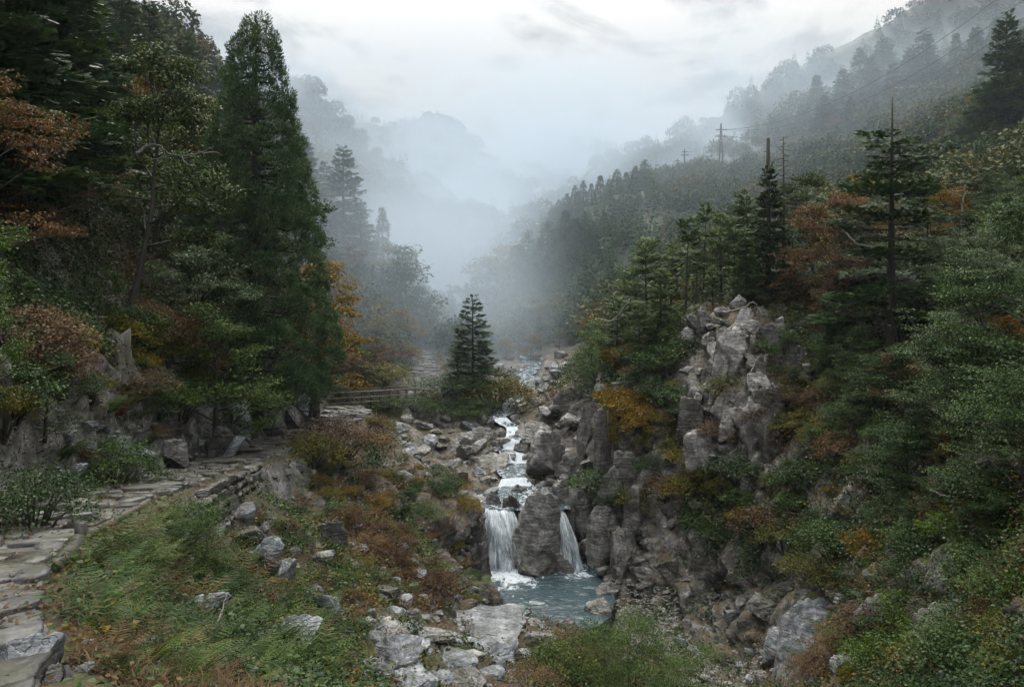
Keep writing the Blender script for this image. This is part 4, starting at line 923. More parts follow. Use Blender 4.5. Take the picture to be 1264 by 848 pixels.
rock(568, 606, 33.4, 54, 26, 'flat pale slab left of the shelf pool', 'g', 8)
rock(626, 621, 32.0, 14, 16, 'dark stone parting the lip of the left-hand fall', 'd', 6)
rock(640, 618, 32.0, 14, 16, 'wet stone at the right end of the left-hand lip', 'd', 7)
rock(690, 622, 32.3, 10, 9, 'small wet stone on the lip of the right-hand fall', 'd', 2)
rock(607, 613, 32.5, 24, 13, 'little stone at the lip of the left-hand fall', 'd', 2)
rock(597, 640, 30.9, 26, 44, 'rock buttress on the left edge of the left-hand fall', 'd', 6)
rock(585, 625, 31.3, 34, 24, 'grey ledge above the left-hand fall', 'g', 5)
rock(613, 550, 40.0, 20, 18, 'small dark stone on the left edge of the white cascade', 'd', 2)
rock(641, 553, 39.6, 20, 20, 'small grey stone on the right edge of the white cascade', 'g', 4)
rock(619, 534, 41.5, 16, 14, 'grey stone breaking the middle of the white cascade', 'g', 1)
rock(642, 530, 41.8, 20, 16, 'pale stone beside the upper half of the white cascade', 'g', 5)
rock(607, 520, 43.0, 18, 14, 'wet stone left of the cascade top', 'd', 0)
rock(634, 517, 43.8, 16, 10, 'low wet stone in the cascade top', 'd', 3)
rock(648, 591, 36.2, 18, 14, 'small stone right of the little chute', 'g', 2)
rock(627, 592, 36.0, 12, 12, 'small dark stone left of the little chute', 'd', 4)
rock(640, 508, 45.6, 26, 16, 'small dark boulder splitting the upper cascade', 'd', 0)
rock(620, 509, 46.0, 14, 11, 'round dark stone in the middle of the upper cascade', 'd', 1)
rock(653, 493, 51.2, 34, 16, 'grey boulder on the right of the upper cascade', 'g', 4)
rock(690, 489, 50, 40, 22, 'hazy grey boulder below the right spur', 'g', 3)
rock(680, 476, 56, 40, 18, 'hazy slab among the upper rapids', 'b', 8)
rock(700, 470, 57, 34, 20, 'misty boulder at the foot of the right spur', 'g', 2)
rock(664, 470, 60, 22, 12, 'misty grey stone between the upper rapids', 'g', 1)
rock(632, 470, 60, 34, 14, 'misty low boulder beyond the fir knoll', 'g', 0)
rock(640, 455, 68, 30, 12, 'far misty boulder at the head of the rapids', 'g', 5)
rock(560, 535, 43.0, 50, 24, 'broad boulder at the foot of the knoll', 'd', 8)
rock(500, 548, 39, 36, 20, 'grey boulder behind the outcrop slabs', 'g', 7)
# outcrop and near-slope slabs
rock(459, 576, 29.2, 44, 20, 'pale flat slab on the rusty outcrop below the path', 'b', 5, (.05, .25, .3))
rock(506, 592, 28.2, 44, 16, 'long pale slab at the outer edge of the outcrop', 'b', 6, (.1, .25, .4))
rock(500, 596, 28.0, 60, 26, 'dark broken slab under the outer edge of the outcrop', 'd', 8)
rock(512, 557, 34.0, 26, 22, 'box-shaped grey rock behind the outcrop', 'b', 6, (0, 0, .3))
rock(545, 610, 28.0, 30, 40, 'dark rock face at the outer corner of the outcrop', 'd', 7)
rock(578, 650, 27.6, 44, 30, 'mossy rock ledge above the cliff of the pool', 'd', 5)
rock(597, 710, 26.6, 30, 80, 'dark cliff corner dropping into the pool', 'd', 6, (0, .1, .6))
rock(606, 745, 26.2, 24, 50, 'lower corner of the pool cliff, wet and dark', 'd', 8)
rock(322, 672, 13.6, 48, 26, 'smooth blue-grey rock with a dark overhang', 'b', 5, (.1, .3, .5))
rock(330, 692, 13.5, 38, 40, 'dark hollow rock under the smooth blue-grey one', 'd', 1)
rock(349, 703, 13.3, 24, 24, 'blue-grey wedge of rock on the grassy slope', 'b', 7)
rock(250, 746, 8.7, 66, 26, 'broad blue-grey rock among the ferns', 'b', 3, (.1, -.1, .2))
rock(238, 758, 8.5, 40, 12, 'thin flat rock in front of the broad one in the ferns', 'b', 6)
rock(364, 778, 10.3, 52, 26, 'fractured blue-grey slab below the ferns', 'b', 7, (.1, .3, .3))
rock(372, 795, 10.1, 60, 24, 'dark broken base of the fractured slab', 'd', 5)
rock(406, 741, 13.2, 38, 28, 'angular pale rock on the grassy slope', 'b', 8)
rock(390, 727, 14.2, 20, 14, 'small pale stone above the angular one', 'b', 2)
rock(398, 690, 16.0, 34, 22, 'grey boulder half hidden by rusty grass', 'g', 4)
rock(412, 660, 18.0, 34, 40, 'dark upright rock in the rusty grass', 'd', 7)
rock(436, 700, 17.5, 24, 26, 'grey stone beside the scree of the slope', 'g', 1)
rock(120, 690, 8.5, 30, 38, 'tilted grey slab beside the bend of the path', 'b', 6, (.2, .4, .4))
rock(96, 668, 9.6, 18, 22, 'upright grey stone next to the tilted slab', 'b', 2)
rock(58, 740, 7.0, 24, 20, 'flat grey stone at the edge of the ferns', 'b', 3)
rock(28, 812, 4.3, 80, 40, 'huge dark wet slab at the near edge of the path', 'b', 7, (.05, .05, .3), deep=.6)
rock(62, 838, 4.1, 50, 20, 'brown-edged slab under the near corner of the path', 'd', 8)
rock(488, 815, 12.3, 60, 46, 'tilted grey rock above the rock shelf', 'b', 7, (.2, .35, .5))
rock(545, 789, 18.0, 40, 22, 'flat-topped round stone standing on the rock shelf', 'b', 5, (0, .05, .3))
rock(615, 800, 17.6, 66, 24, 'flat blue-grey slab at the near edge of the rock shelf', 'b', 6, (.1, -.1, .2))
rock(590, 796, 18.8, 130, 44, 'broad pale bedrock shelf in front of the pool', 'b', 7, (.16, 0, .2), deep=.9, sink=.1)
rock(530, 818, 15.0, 120, 46, 'long pale bedrock ledge running down beside the tilted grey rock', 'b', 8, (.16, .1, -.2), deep=.9, sink=.1)
rock(640, 772, 23.0, 70, 22, 'rugged rim of rock along the front of the pool', 'g', 5)
rock(672, 790, 19.8, 44, 20, 'grey rock behind the rusty bush at the pool', 'g', 7)
rock(455, 770, 15.0, 50, 14, 'thin pale ledge across the lower slope', 'b', 6)
rock(520, 740, 19.6, 50, 20, 'flat grey ledge below the outcrop', 'g', 8)
rock(475, 715, 20, 30, 16, 'grey stone in the scree under the outcrop', 'b', 4)
# rocks above the path
rock(300, 520, 24.2, 34, 44, 'tall blue-grey rock in the bank under the cedar', 'b', 6, (0, .1, .4))
rock(302, 500, 24.6, 22, 14, 'small bluish capstone on the tall rock under the cedar', 'b', 2)
rock(270, 540, 22.0, 36, 30, 'dark mossy rock at the foot of the bank', 'd', 3)
rock(286, 552, 21.8, 14, 32, 'leaning sliver of grey stone beside the path', 'b', 7, (.1, .5, .3))
rock(300, 552, 22.8, 24, 26, 'brown rounded rock beside the leaning sliver', 'd', 1)
rock(340, 530, 28.0, 40, 34, 'dark rock of the bank beside the upper path', 'd', 5)
rock(374, 496, 33.0, 28, 46, 'grey rock column at the corner before the footbridge', 'b', 6, (0, .15, .3))
rock(384, 520, 33.6, 20, 16, 'pale stone at the foot of the grey column', 'b', 1)
rock(356, 512, 30.5, 34, 36, 'dark rock face between the cedar and the grey column', 'd', 8)
rock(388, 470, 34.0, 18, 40, 'dark cliff corner above the footbridge approach', 'd', 7)
rock(150, 556, 15.0, 52, 24, 'dark slanted slab above the path bend', 'b', 6, (.1, .3, .3))
rock(110, 493, 15.8, 30, 18, 'grey rock high in the bank below the left shrubs', 'g', 3)
rock(105, 560, 14.0, 30, 24, 'grey stone in the bank left of the slanted slab', 'b', 4)
rock(130, 582, 13.6, 26, 18, 'grey stone below the slanted slab', 'b', 5)
rock(92, 585, 12.6, 24, 14, 'flat stone beside the path under the dark bank', 'b', 7)
rock(165, 580, 15.2, 34, 18, 'wide stone between the slanted slab and the path', 'g', 2)
rock(100, 395, 18.5, 30, 22, 'grey rock beside the old stump', 'g', 1)
rock(160, 400, 18.6, 36, 26, 'mossy boulder under the stump on the left bank', 'd', 0)
rock(115, 415, 17.8, 24, 24, 'dark boulder below the stump on the left bank', 'd', 2)
rock(215, 545, 18.8, 40, 26, 'dark rock in the bank above the log steps', 'd', 4)
# right cliff
rock(884, 470, 30.2, 40, 84, 'tall cliff block at the left edge of the pale crag', 'g', 6, (.15, .2, .9), deep=.9)
rock(908, 448, 29.9, 44, 76, 'upper middle block of the pale crag', 'g', 7, (.2, -.25, .4), deep=.9)
rock(930, 480, 29.0, 36, 90, 'cliff block at the right edge of the pale crag', 'g', 8, (.1, -.15, .7), deep=.9)
rock(905, 510, 29.0, 50, 70, 'broad lower face of the pale crag', 'g', 5, (.25, .1, .2), deep=.9)
rock(912, 405, 31.2, 30, 50, 'pale pinnacle under the bleached branch', 'g', 5, (0, .15, .3))
rock(912, 372, 32.4, 22, 22, 'rounded pale knob behind the bleached branch', 'g', 0)
rock(942, 392, 31.8, 24, 28, 'rounded grey boulder right of the pinnacle', 'g', 2)
rock(950, 430, 29.8, 40, 60, 'grey cliff block right of the pinnacle', 'd', 8)
rock(872, 560, 28.6, 60, 66, 'pale fractured block under the crag', 'g', 6, (.1, -.15, .3), deep=.7)
rock(900, 580, 28.0, 44, 54, 'pale fractured block right of the one under the crag', 'g', 8, (0, .1, .6), deep=.7)
rock(850, 520, 29.8, 34, 60, 'dark cliff rib left of the crag', 'd', 7)
rock(928, 525, 27.8, 44, 54, 'lichen-covered cliff panel in the middle of the crag', 'g', 3)
rock(1050, 612, 22.4, 44, 54, 'pinkish crag poking out of the right-hand undergrowth', 'g', 5, (.1, .2, .3))
rock(742, 744, 26.3, 44, 24, 'grey boulder on the right-hand rim of the pool', 'g', 4)
rock(736, 762, 25.4, 44, 20, 'dark boulder at the near right corner of the pool', 'd', 1)
rock(752, 726, 28.0, 34, 26, 'grey boulder where the pool meets the brown cliff foot', 'g', 0)
rock(700, 772, 24.8, 40, 18, 'low rock half under the bush at the pool rim', 'd', 2)
rock(770, 482, 32.9, 28, 18, 'pale stones on the lip of the right cliff', 'b', 7)
rock(745, 492, 33.0, 28, 14, 'flat pale stone overhanging the right cliff edge', 'b', 6)
rock(790, 466, 34, 34, 12, 'thin tilted slab above the cliff lip', 'b', 8, (.1, -.5, .2))
rock(745, 560, 32.0, 30, 110, 'dark vertical rib of the right cliff over the falls', 'd', 6, (0, .05, .4))
rock(770, 600, 31.0, 44, 90, 'dark cliff wall behind the hanging shrubs', 'd', 7)
rock(742, 660, 30.2, 50, 70, 'rounded grey cliff foot beside the right-hand fall', 'g', 3, deep=.7)
rock(775, 690, 28.9, 56, 70, 'brown cliff foot above the pool', 'd', 5, deep=.7)
rock(728, 540, 34.0, 34, 90, 'shadowed upper cliff face at the corner over the cascade', 'd', 7, (.05, .1, .2), deep=.9)
rock(758, 620, 31.0, 40, 100, 'tall wet cliff panel right above the cliff foot by the fall', 'g', 8, (.1, -.1, .3), deep=.9)
rock(790, 640, 30.0, 60, 90, 'broad cliff panel beside the tall wet one', 'd', 6, (.15, .1, .5), deep=.9)
rock(826, 650, 29.2, 60, 90, 'brown lichened cliff panel below the hanging shrubs', 'g', 7, (.15, -.1, .2), deep=.9)
rock(830, 705, 28.0, 60, 60, 'grey cliff base behind the pebble bed', 'd', 8, (.2, .1, .3), deep=.9)
rock(865, 690, 27.3, 50, 70, 'mossy cliff rib right of the brown lichened panel', 'd', 5, (.15, .1, .7), deep=.9)
rock(800, 716, 28.0, 50, 40, 'grey rock where the cliff meets the pebble bed', 'g', 8)
rock(722, 630, 31.8, 26, 46, 'grey stone between the fall and the right cliff', 'g', 1)
rock(1000, 790, 19.6, 80, 90, 'slanting grey bedrock slab below the right bank', 'b', 7, (.2, .35, .3), deep=.8)
rock(960, 800, 20.6, 50, 50, 'broken grey slab beside the pebble bed', 'b', 6, (.1, .3, .4))
rock(1060, 800, 17.2, 70, 70, 'dark wet rock face under the right bank', 'd', 8)
rock(1010, 725, 20.8, 70, 46, 'dark overhanging rock above the slanting slab', 'd', 5)
rock(1110, 790, 15.4, 120, 90, 'black cliff base in the lower right', 'd', 7, (.2, .2, .4), sink=.5)
rock(1170, 800, 13.2, 80, 90, 'lichen-spotted dark rock in the lower right', 'd', 7)
rock(1240, 820, 11, 70, 70, 'dark rock in the lower right corner below the lichen-spotted one', 'd', 5)
rock(940, 745, 23.0, 50, 30, 'mossy brown rock over the pebble bed', 'd', 4)
rock(870, 745, 26.2, 40, 24, 'grey rock behind the pebble bed', 'g', 2)
rock(905, 760, 23.8, 30, 18, 'grey block at the back of the pebble bed', 'b', 7)
# ------------------------------------------------------------------ trees
def tree(pr, name, px, Y, top, label, cat='tree', group=None, wide=1.0, lean=(0, 0), rot=None, base=None):
    x = (px - CX) / F * Y; z = gz(x, Y) if base is None else (HY - base) / F * Y
    H = max(.8, (HY - top) / F * Y - z)
    return tag(plant(pr, name, (x, Y, z - .05), H, rot, wide, lean), label, cat, group)
BARK_OK = None
# --- left slope
tree(CEDAR_HERO, 'cedar_tree', 316, 27.5, 10, 'tall dense dark-green cedar with a pointed open tip above the path', wide=.97)
tree(mats([broadleaf(10., 2.8, .36, 15, 6, 78, .11, .34, .10, bark=M_BARK, tr=.011)], 'crown', M_MIX)[0], 'broadleaf_tree', 150, 20.5, 48, 'tall slender leaning tree with green and orange leaves over an old stump', rot=0.2, lean=(0, .13))
tree(FIR_A[2].remat(crown=M_DEEP), 'fir_tree', 12, 23, -190, 'huge dark conifer whose drooping boughs fill the upper left corner', wide=1.25)
tree(FIR_A[0], 'fir_tree', 78, 29, -60, 'dark conifer behind the huge one in the upper left', wide=1.3)
tree(FIR_A[1].remat(crown=M_DEEP), 'fir_tree', 108, 36, -10, 'dusky conifer standing behind the tall leaning tree', wide=1.3)
tree(FIR_A[2], 'fir_tree', -60, 18, -260, 'dark conifer at the left edge, mostly outside the view', wide=1.2)
M_AMBER = leaf_mat('amber_leaves', [(0, (.04, .02, .009)), (.35, (.092, .046, .018)), (.7, (.15, .08, .03)), (1, (.18, .12, .045))], .45, .32, sat=1.0); OR1 = broadleaf(7., 3.4, .25, 13, 7, 70, .085, .2, .3, M_AMBER, bark=M_BARK, blob=.42, tr=.012); OR2 = broadleaf(7., 3., .3, 12, 6, 62, .10, .22, .35, M_ORANGE, blob=.45)
tree(OR1, 'maple_tree', 10, 16, 108, 'spreading orange-brown maple on the left bank', rot=1.0, wide=1.05)
tree(OR1.remat(crown=M_RUST), 'maple_tree', 52, 18.5, 120, 'russet maple just behind the orange-brown one', wide=.9)
tree(OR2, 'maple_tree', 226, 38, 96, 'small orange tree glowing between the leaning tree and the big cedar', wide=.9)
tree(broadleaf(6., 2.4, .3, 13, 6, 60, .07, .25, .2, M_BRIGHT, blob=.5), 'broadleaf_tree', -75, 10.5, 200, 'bright green broadleaf tree reaching in from the left edge', wide=.9)
tree(broadleaf(4.5, 2.2, .12, 14, 6, 70, .065, .35, .2, M_BRIGHT, blob=.5), 'broadleaf_tree', -40, 10.5, 318, 'low leafy green tree with glossy leaves at the left edge', wide=.95)
tree(broadleaf(9., 3., .4, 9, 5, 50, .10, .3, .2, M_OLIVE), 'broadleaf_tree', -118, 12.5, 20, 'yellow-green sprig of a tree poking in at the far left', wide=1.0)
tree(BL_OPEN[0].remat(crown=M_SILVER), 'broadleaf_tree', 243, 23.5, 284, 'small pale green sapling in front of the big cedar', wide=1.1)
tree(TIER[0].remat(crown=M_GREEN), 'maple_tree', 268, 23, 372, 'low layered green maple at the foot of the cedar', wide=1.25)
tree(BL_OPEN[0].remat(crown=M_OLIVE), 'maple_tree', 205, 21.5, 380, 'low rusty-green maple on the bank left of the cedar foot', wide=1.5)
tree(BL_OPEN[1].remat(crown=M_DEEP), 'broadleaf_tree', 120, 19, 330, 'dark green sapling in the gloom below the leaning tree', wide=1.2)
tree(BL_OPEN[1].remat(crown=M_GOLD), 'maple_tree', 392, 34.5, 324, 'golden tree with bare dark limbs on the cliff corner', wide=1.05, lean=(0, .18))
tree(BL_OPEN[0].remat(crown=M_ORANGE), 'maple_tree', 366, 33, 385, 'small orange bushy tree tucked below the golden one', wide=1.3)
tree(BL[0].remat(crown=M_DEEP), 'broadleaf_tree', 372, 36, 360, 'dark green broadleaf tree between the cedar and the golden tree')
tree(BL_OPEN[1].remat(crown=M_GREEN), 'broadleaf_tree', 385, 33.8, 440, 'little green tree on the cliff above the footbridge approach', wide=1.3)
for i, (px, Y, top, pr, mt, lb) in enumerate([
    (330, 29.5, 400, TIER[2], M_DEEP, 'dark layered sapling against the lower right of the cedar'),
    (10, 24, 235, TIER[1], M_DEEP, 'dark tree behind the orange-brown maple at the left edge'),
    (175, 19, 430, TIER[0], M_DEEP, 'small dark tree under the rusty-green maple'),
    (55, 13, 430, TIER[2], M_DEEP, 'small dark tree over the bank above the path bend'),
    (75, 16, 390, TIER[1], M_GREEN, 'small green tree on the dark bank below the plank steps'),
    (30, 14.5, 330, TIER[0], M_DEEP, 'dark leafy tree in the gloom left of the plank steps'),
    (40, 26, 150, BL[1], M_DEEP, 'dark broadleaf tree in the shade behind the orange-brown maple'),
    (95, 25, 190, BL[2], M_DEEP, 'shaded broadleaf tree left of the leaning trunk'),
    (190, 27, 175, BL[0], M_GREEN, 'green broadleaf tree between the leaning tree and the cedar'),
    (225, 30, 150, BL[1], M_MIX, 'turning green tree hugging the left flank of the cedar'),
    (250, 33, 200, BL[2], M_DEEP, 'dark tree half hidden by the left flank of the cedar'),
    (160, 31, 110, BL[2], M_GREEN, 'green tree behind the crown of the leaning tree'),
    (190, 38, 90, BL[0], M_MIX, 'yellowing tree high behind the leaning tree'),
    (60, 31, 60, BL[1], M_GREEN, 'dull green tree below the upper-left conifers'),
    (130, 42, 60, BL[2], M_DEEP, 'dim tree on the slope above the leaning tree'),
    (20, 19, 300, BL[2], M_DEEP, 'dark tree behind the glossy low green tree'),
    (80, 21, 300, BL_OPEN[0], M_DEEP, 'dark sapling beneath the orange-brown maple'),
    (190, 24, 320, BL_OPEN[1], M_GREEN, 'thin green sapling between the stump and the cedar'),
    (345, 36, 230, BL[1], M_DEEP, 'dark broadleaf tree peeping out behind the right flank of the cedar'),
    (285, 40, 120, FIR_A[0], None, 'conifer hidden behind the middle of the big cedar'),
    (240, 45, 130, FIR_A[1], None, 'slim conifer far up behind the left flank of the cedar')]):
    tree(pr if mt is None else pr.remat(crown=mt), 'fir_tree' if mt is None else 'broadleaf_tree', px, Y, top, lb, wide=1.15)
for px, Y, top, lb in [(185, 62, 2, 'misty conifer high on the left slope, tallest of the pair'), (232, 66, 48, 'misty conifer high on the left slope, lower one of the pair'), (150, 58, -30, 'misty conifer rising out of view above the leaning tree'), (262, 80, 88, 'faint conifer left of the cedar tip')]:
    tree(FIR_A[random.randrange(3)], 'fir_tree', px, Y, top, lb, group='misty conifers on the upper left slope', wide=1.15)
# --- left middle distance, behind the footbridge
for px, Y, top, pr, wd, lb in [(424, 80, 186, FIR_A[0], 1.2, 'tall misty conifer rising behind the golden tree'), (376, 84, 168, FIR_A[2], 1.1, 'misty conifer just right of the cedar'), (472, 84, 254, CEDAR_MID[0], 1.0, 'small pointed misty conifer right of the tall misty one'), (400, 88, 200, FIR_A[1], 1.1, 'faint conifer between the cedar and the tall misty conifer'), (445, 78, 250, FIR_A[1], 1.0, 'short misty conifer between the tall and the small pointed one'), (440, 66, 330, CEDAR_MID[1], 1.1, 'dim pointed conifer above the golden tree')]:
    tree(pr, 'fir_tree', px, Y, top, lb, wide=wd)
BF = {k: mats(BL_FAR, 'crown', m_) for k, m_ in dict(deep=M_DEEP, green=M_GREEN, olive=M_OLIVE, gold=M_GOLD, rust=M_RUST, mix=M_MIX, silver=M_SILVER, orange=M_ORANGE).items()}
for px, Y, top, k, lb in [(503, 72, 302, 'deep', 'rounded dark tree on the brink of the misty gorge'), (492, 70, 340, 'green', 'rounded green tree below the dark one on the gorge brink'), (512, 74, 350, 'deep', 'small dark tree at the outer brink of the gorge'), (415, 60, 320, 'gold', 'hazy yellow tree beside the golden tree'), (455, 64, 360, 'deep', 'hazy dark tree behind the golden tree'), (420, 54, 400, 'deep', 'dull green tree left of the footbridge woods'), (470, 58, 390, 'olive', 'hazy olive tree above the middle of the footbridge'), (500, 62, 380, 'gold', 'hazy yellow tree below the gorge brink'), (520, 66, 400, 'rust', 'hazy russet tree right of the yellow one'), (445, 54, 425, 'mix', 'greenish autumn tree directly above the footbridge'), (482, 54, 432, 'rust', 'rusty bushy tree above the far end of the footbridge'), (408, 52, 440, 'deep', 'dark bushy tree at the near end of the footbridge'), (510, 58, 425, 'gold', 'low yellow tree beside the stepped upper path'), (430, 70, 300, 'rust', 'faint russet tree above the golden tree'), (480, 76, 300, 'olive', 'faint olive tree under the small pointed conifer'), (462, 52, 455, 'green', 'low green bushy tree right behind the footbridge railing'), (425, 50, 462, 'olive', 'low olive bush-like tree behind the footbridge railing'), (400, 47, 452, 'deep', 'low dark tree just behind the near end of the footbridge'), (440, 48, 470, 'deep', 'little dark tree behind the first half of the railing'), (480, 49, 468, 'mix', 'little turning tree behind the far half of the railing'), (500, 51, 462, 'green', 'little green tree where the railing ends'), (455, 57, 436, 'deep', 'dark tree in the middle of the woods behind the footbridge'), (430, 57, 430, 'gold', 'hazy golden tree in the woods behind the footbridge'), (412, 57, 410, 'mix', 'turning tree in the woods left of the footbridge'), (490, 60, 412, 'deep', 'dim tree above the far end of the railing'), (540, 60, 440, 'olive', 'low hazy tree right of the stepped upper path'), (548, 55, 462, 'rust', 'low russet tree between the upper path and the firs')]:
    tree(BF[k][random.randrange(3)], 'broadleaf_tree', px, Y, top, lb, wide=1.1)
# --- twin firs on the knoll
TW = layered(5., 1.35, .12, .3, 6, lambda g: (1 - g) ** .8 * .95 + .05, -.1, .2, 1.25, M_FIR, gap=.1)
TW2 = layered(5., 1.0, .25, .34, 5, lambda g: (1 - g) ** .7 * .9 + .1, -.08, .2, 1.1, M_FIR, gap=.2)
tree(TW, 'fir_tree', 584, 47, 368, 'pointed dark fir on the rocky knoll, the taller of the twin firs', wide=1.1)
tree(TW2, 'fir_tree', 565, 46.5, 402, 'slimmer shorter fir beside the taller fir on the knoll')
for px, Y, top, m_, lb, w in [(548, 46, 462, M_DEEP, 'dark low shrub at the left foot of the twin firs', 1.5), (575, 45.6, 462, M_DEEP, 'dark shrub under the twin firs', 1.6), (606, 46.5, 455, M_OLIVE, 'golden-green shrub right of the twin firs', 1.4), (618, 47, 466, M_GOLD, 'yellow shrub on the right edge of the fir knoll', 1.2), (560, 44.6, 490, M_DEEP, 'dark shrub spilling down the knoll face', 1.8), (592, 44.6, 488, M_DEEP, 'dark shrub over the right face of the knoll', 1.6), (530, 45, 482, M_OLIVE, 'olive shrub beside the end of the footbridge', 1.3), (510, 44, 506, M_DEEP, 'dark shrub hanging below the footbridge end', 1.6), (475, 44, 505, M_DEEP, 'dark shrub below the middle of the footbridge', 1.6), (545, 44, 505, M_DEEP, 'dark shrub low on the front of the knoll', 1.7), (580, 43.8, 510, M_GREEN, 'green shrub low on the front of the knoll', 1.5)]:
    tree(SH[random.randrange(3)].remat(foliage=m_), 'shrub', px, Y, top, lb, 'shrub', wide=w)
# --- the cedar stands across the valley
n_ = 0
CE = 'dark pointed cedars across the valley'
def stand(pts, word):
    for px, Y, top in pts:
        o = tree(CEDAR_MID[random.randrange(3)], 'cedar_tree', px, Y, top, '', group=CE, wide=random.uniform(1.3, 1.75)); REG.append((o, px, top, word, 'cedar', word))
stand([(628, 104, 318), (640, 102, 300), (652, 103, 282), (664, 104, 292), (676, 104, 270), (688, 106, 276), (698, 106, 258), (710, 108, 268), (722, 108, 262), (733, 110, 272), (746, 110, 260), (757, 111, 266), (768, 112, 272), (645, 97, 330), (660, 97, 322), (675, 98, 312), (690, 99, 306), (706, 100, 300), (722, 101, 298), (740, 102, 304), (755, 103, 300), (670, 93, 345), (695, 94, 336), (715, 95, 332), (638, 94, 352)], 'lower-stand cedar')
stand([(690, 138, 246), (700, 138, 238), (710, 138, 228), (720, 139, 222), (730, 139, 226), (741, 140, 216), (752, 140, 220), (762, 141, 208), (773, 141, 212), (784, 142, 204), (796, 142, 196), (803, 143, 216), (680, 136, 258), (715, 134, 244), (745, 135, 238), (775, 136, 232)], 'upper-stand cedar')
def woods(pts, kinds, word, grp, w=(1.0, 1.35)):
    for px, Y, top in pts:
        k = random.choice(kinds); nm = dict(deep='dark green', green='green', olive='olive', gold='yellow', rust='russet', mix='turning', silver='pale green', orange='orange')[k]
        o = tree(BF[k][random.randrange(3)], 'broadleaf_tree', px, Y, top, '', group=grp, wide=random.uniform(*w)); REG.append((o, px, top, nm + ' tree', 'tree', word))
woods([(590, 96, 340), (602, 100, 318), (615, 108, 300), (605, 92, 372), (622, 92, 368), (640, 86, 372), (662, 84, 366), (690, 86, 360), (715, 88, 352), (640, 80, 392), (668, 78, 390), (700, 80, 380), (728, 84, 370), (610, 84, 395), (655, 74, 412), (690, 74, 404), (720, 78, 396), (745, 80, 384), (765, 84, 372), (625, 76, 418), (740, 92, 345), (765, 96, 330), (785, 98, 318), (790, 90, 340)], ['deep', 'olive', 'rust', 'mix', 'deep', 'gold'], 'on the far bank below the cedar stand', 'hazy woods on the far bank')
woods([(800, 118, 262), (820, 124, 250), (838, 128, 240), (856, 130, 236), (870, 128, 244), (890, 126, 250), (905, 132, 240), (830, 112, 280), (855, 112, 272), (880, 112, 270), (905, 114, 262), (930, 118, 250), (800, 106, 300), (825, 102, 300), (850, 100, 294), (878, 98, 290), (900, 96, 284), (870, 148, 212), (905, 150, 202), (925, 146, 214), (885, 146, 214), (950, 140, 210), (975, 136, 200), (960, 120, 240), (985, 118, 230), (940, 104, 262), (815, 135, 238), (845, 148, 228)], ['olive', 'olive', 'mix', 'green', 'rust', 'silver'], 'on the hazy hill below the power poles', 'bushy trees on the power pole hill')
# --- right background slope
for px, Y, top in [(1008, 170, 92), (1018, 160, 118), (988, 172, 128), (962, 178, 150), (940, 182, 162), (918, 186, 178), (935, 184, 150), (1062, 168, 58), (1075, 164, 72), (1140, 160, 40), (1128, 162, 62), (1150, 158, 66), (1102, 158, 80), (1040, 166, 88), (1180, 154, 40), (1205, 150, 34), (1230, 150, 20), (1090, 172, 50), (1165, 150, 80), (1050, 150, 118), (1080, 146, 128), (1110, 142, 140)]:
    o = tree(CEDAR_MID[random.randrange(3)] if random.random() < .4 else FIR_A[random.randrange(3)], 'fir_tree', px, Y, top, '', group='misty conifers on the right mountainside', wide=random.uniform(1.1, 1.5)); REG.append((o, px, top, 'misty conifer', 'conifer', 'on the right mountainside'))
pts = []
for r_ in range(9):
    for c_ in range(11):
        px = 975 + c_ * 29 + random.uniform(-11, 11); py = 110 + r_ * 21 + random.uniform(-8, 8)
        if py < 100 + (1264 - px) * .25 - 60: continue
        if py > 300: continue
        h = hit(px, py + 14, 85)
        if h is None or h[1] < 100 or h[1] > 230: continue
        pts.append((px, h[1], py - 12))
woods(pts, ['deep', 'green', 'olive', 'deep', 'mix', 'deep'], 'on the right mountainside', 'misty broadleaf trees on the right mountainside', (1.1, 1.6))
NEARBF = mats([broadleaf(8., 3.3, .12, 13, 5, 60, .2, .55, .05, blob=.75), broadleaf(8., 3., .15, 12, 5, 60, .2, .5, .1, blob=.7)], 'crown', M_OLIVE)
woods_hi = []
for px, Y, top, m_, lb in [(1172, 86, 168, M_OLIVE, 'olive-brown tree at the left end of the round-topped wood'), (1196, 86, 130, M_GREEN, 'green round-topped tree below the ridge fir'), (1222, 86, 104, M_OLIVE, 'olive round-topped tree just below the ridge fir'), (1250, 84, 96, M_GREEN, 'green round-topped tree at the right edge under the ridge fir'), (1150, 84, 200, M_OLIVE, 'low olive tree at the lower left of the round-topped wood'), (1180, 80, 205, M_DEEP, 'dark low tree under the round-topped wood'), (1210, 78, 176, M_DEEP, 'dark tree in the middle of the round-topped wood'), (1240, 76, 160, M_GREEN, 'green tree low in the round-topped wood'), (1262, 74, 150, M_DEEP, 'dark tree at the right edge of the round-topped wood'), (1225, 72, 205, M_MIX, 'turning tree at the foot of the round-topped wood'), (1256, 68, 205, M_RUST, 'russet tree at the right edge above the cable')]:
    tree(random.choice(NEARBF).remat(crown=m_), 'broadleaf_tree', px, Y, top, lb, wide=1.25)
tree(FIR_A[0], 'fir_tree', 1242, 82, 24, 'dark spreading fir standing above the round-topped wood at the right edge', wide=1.15)
tree(FIR_A[1], 'fir_tree', 1262, 84, 40, 'second dark fir at the extreme right edge of the ridge')
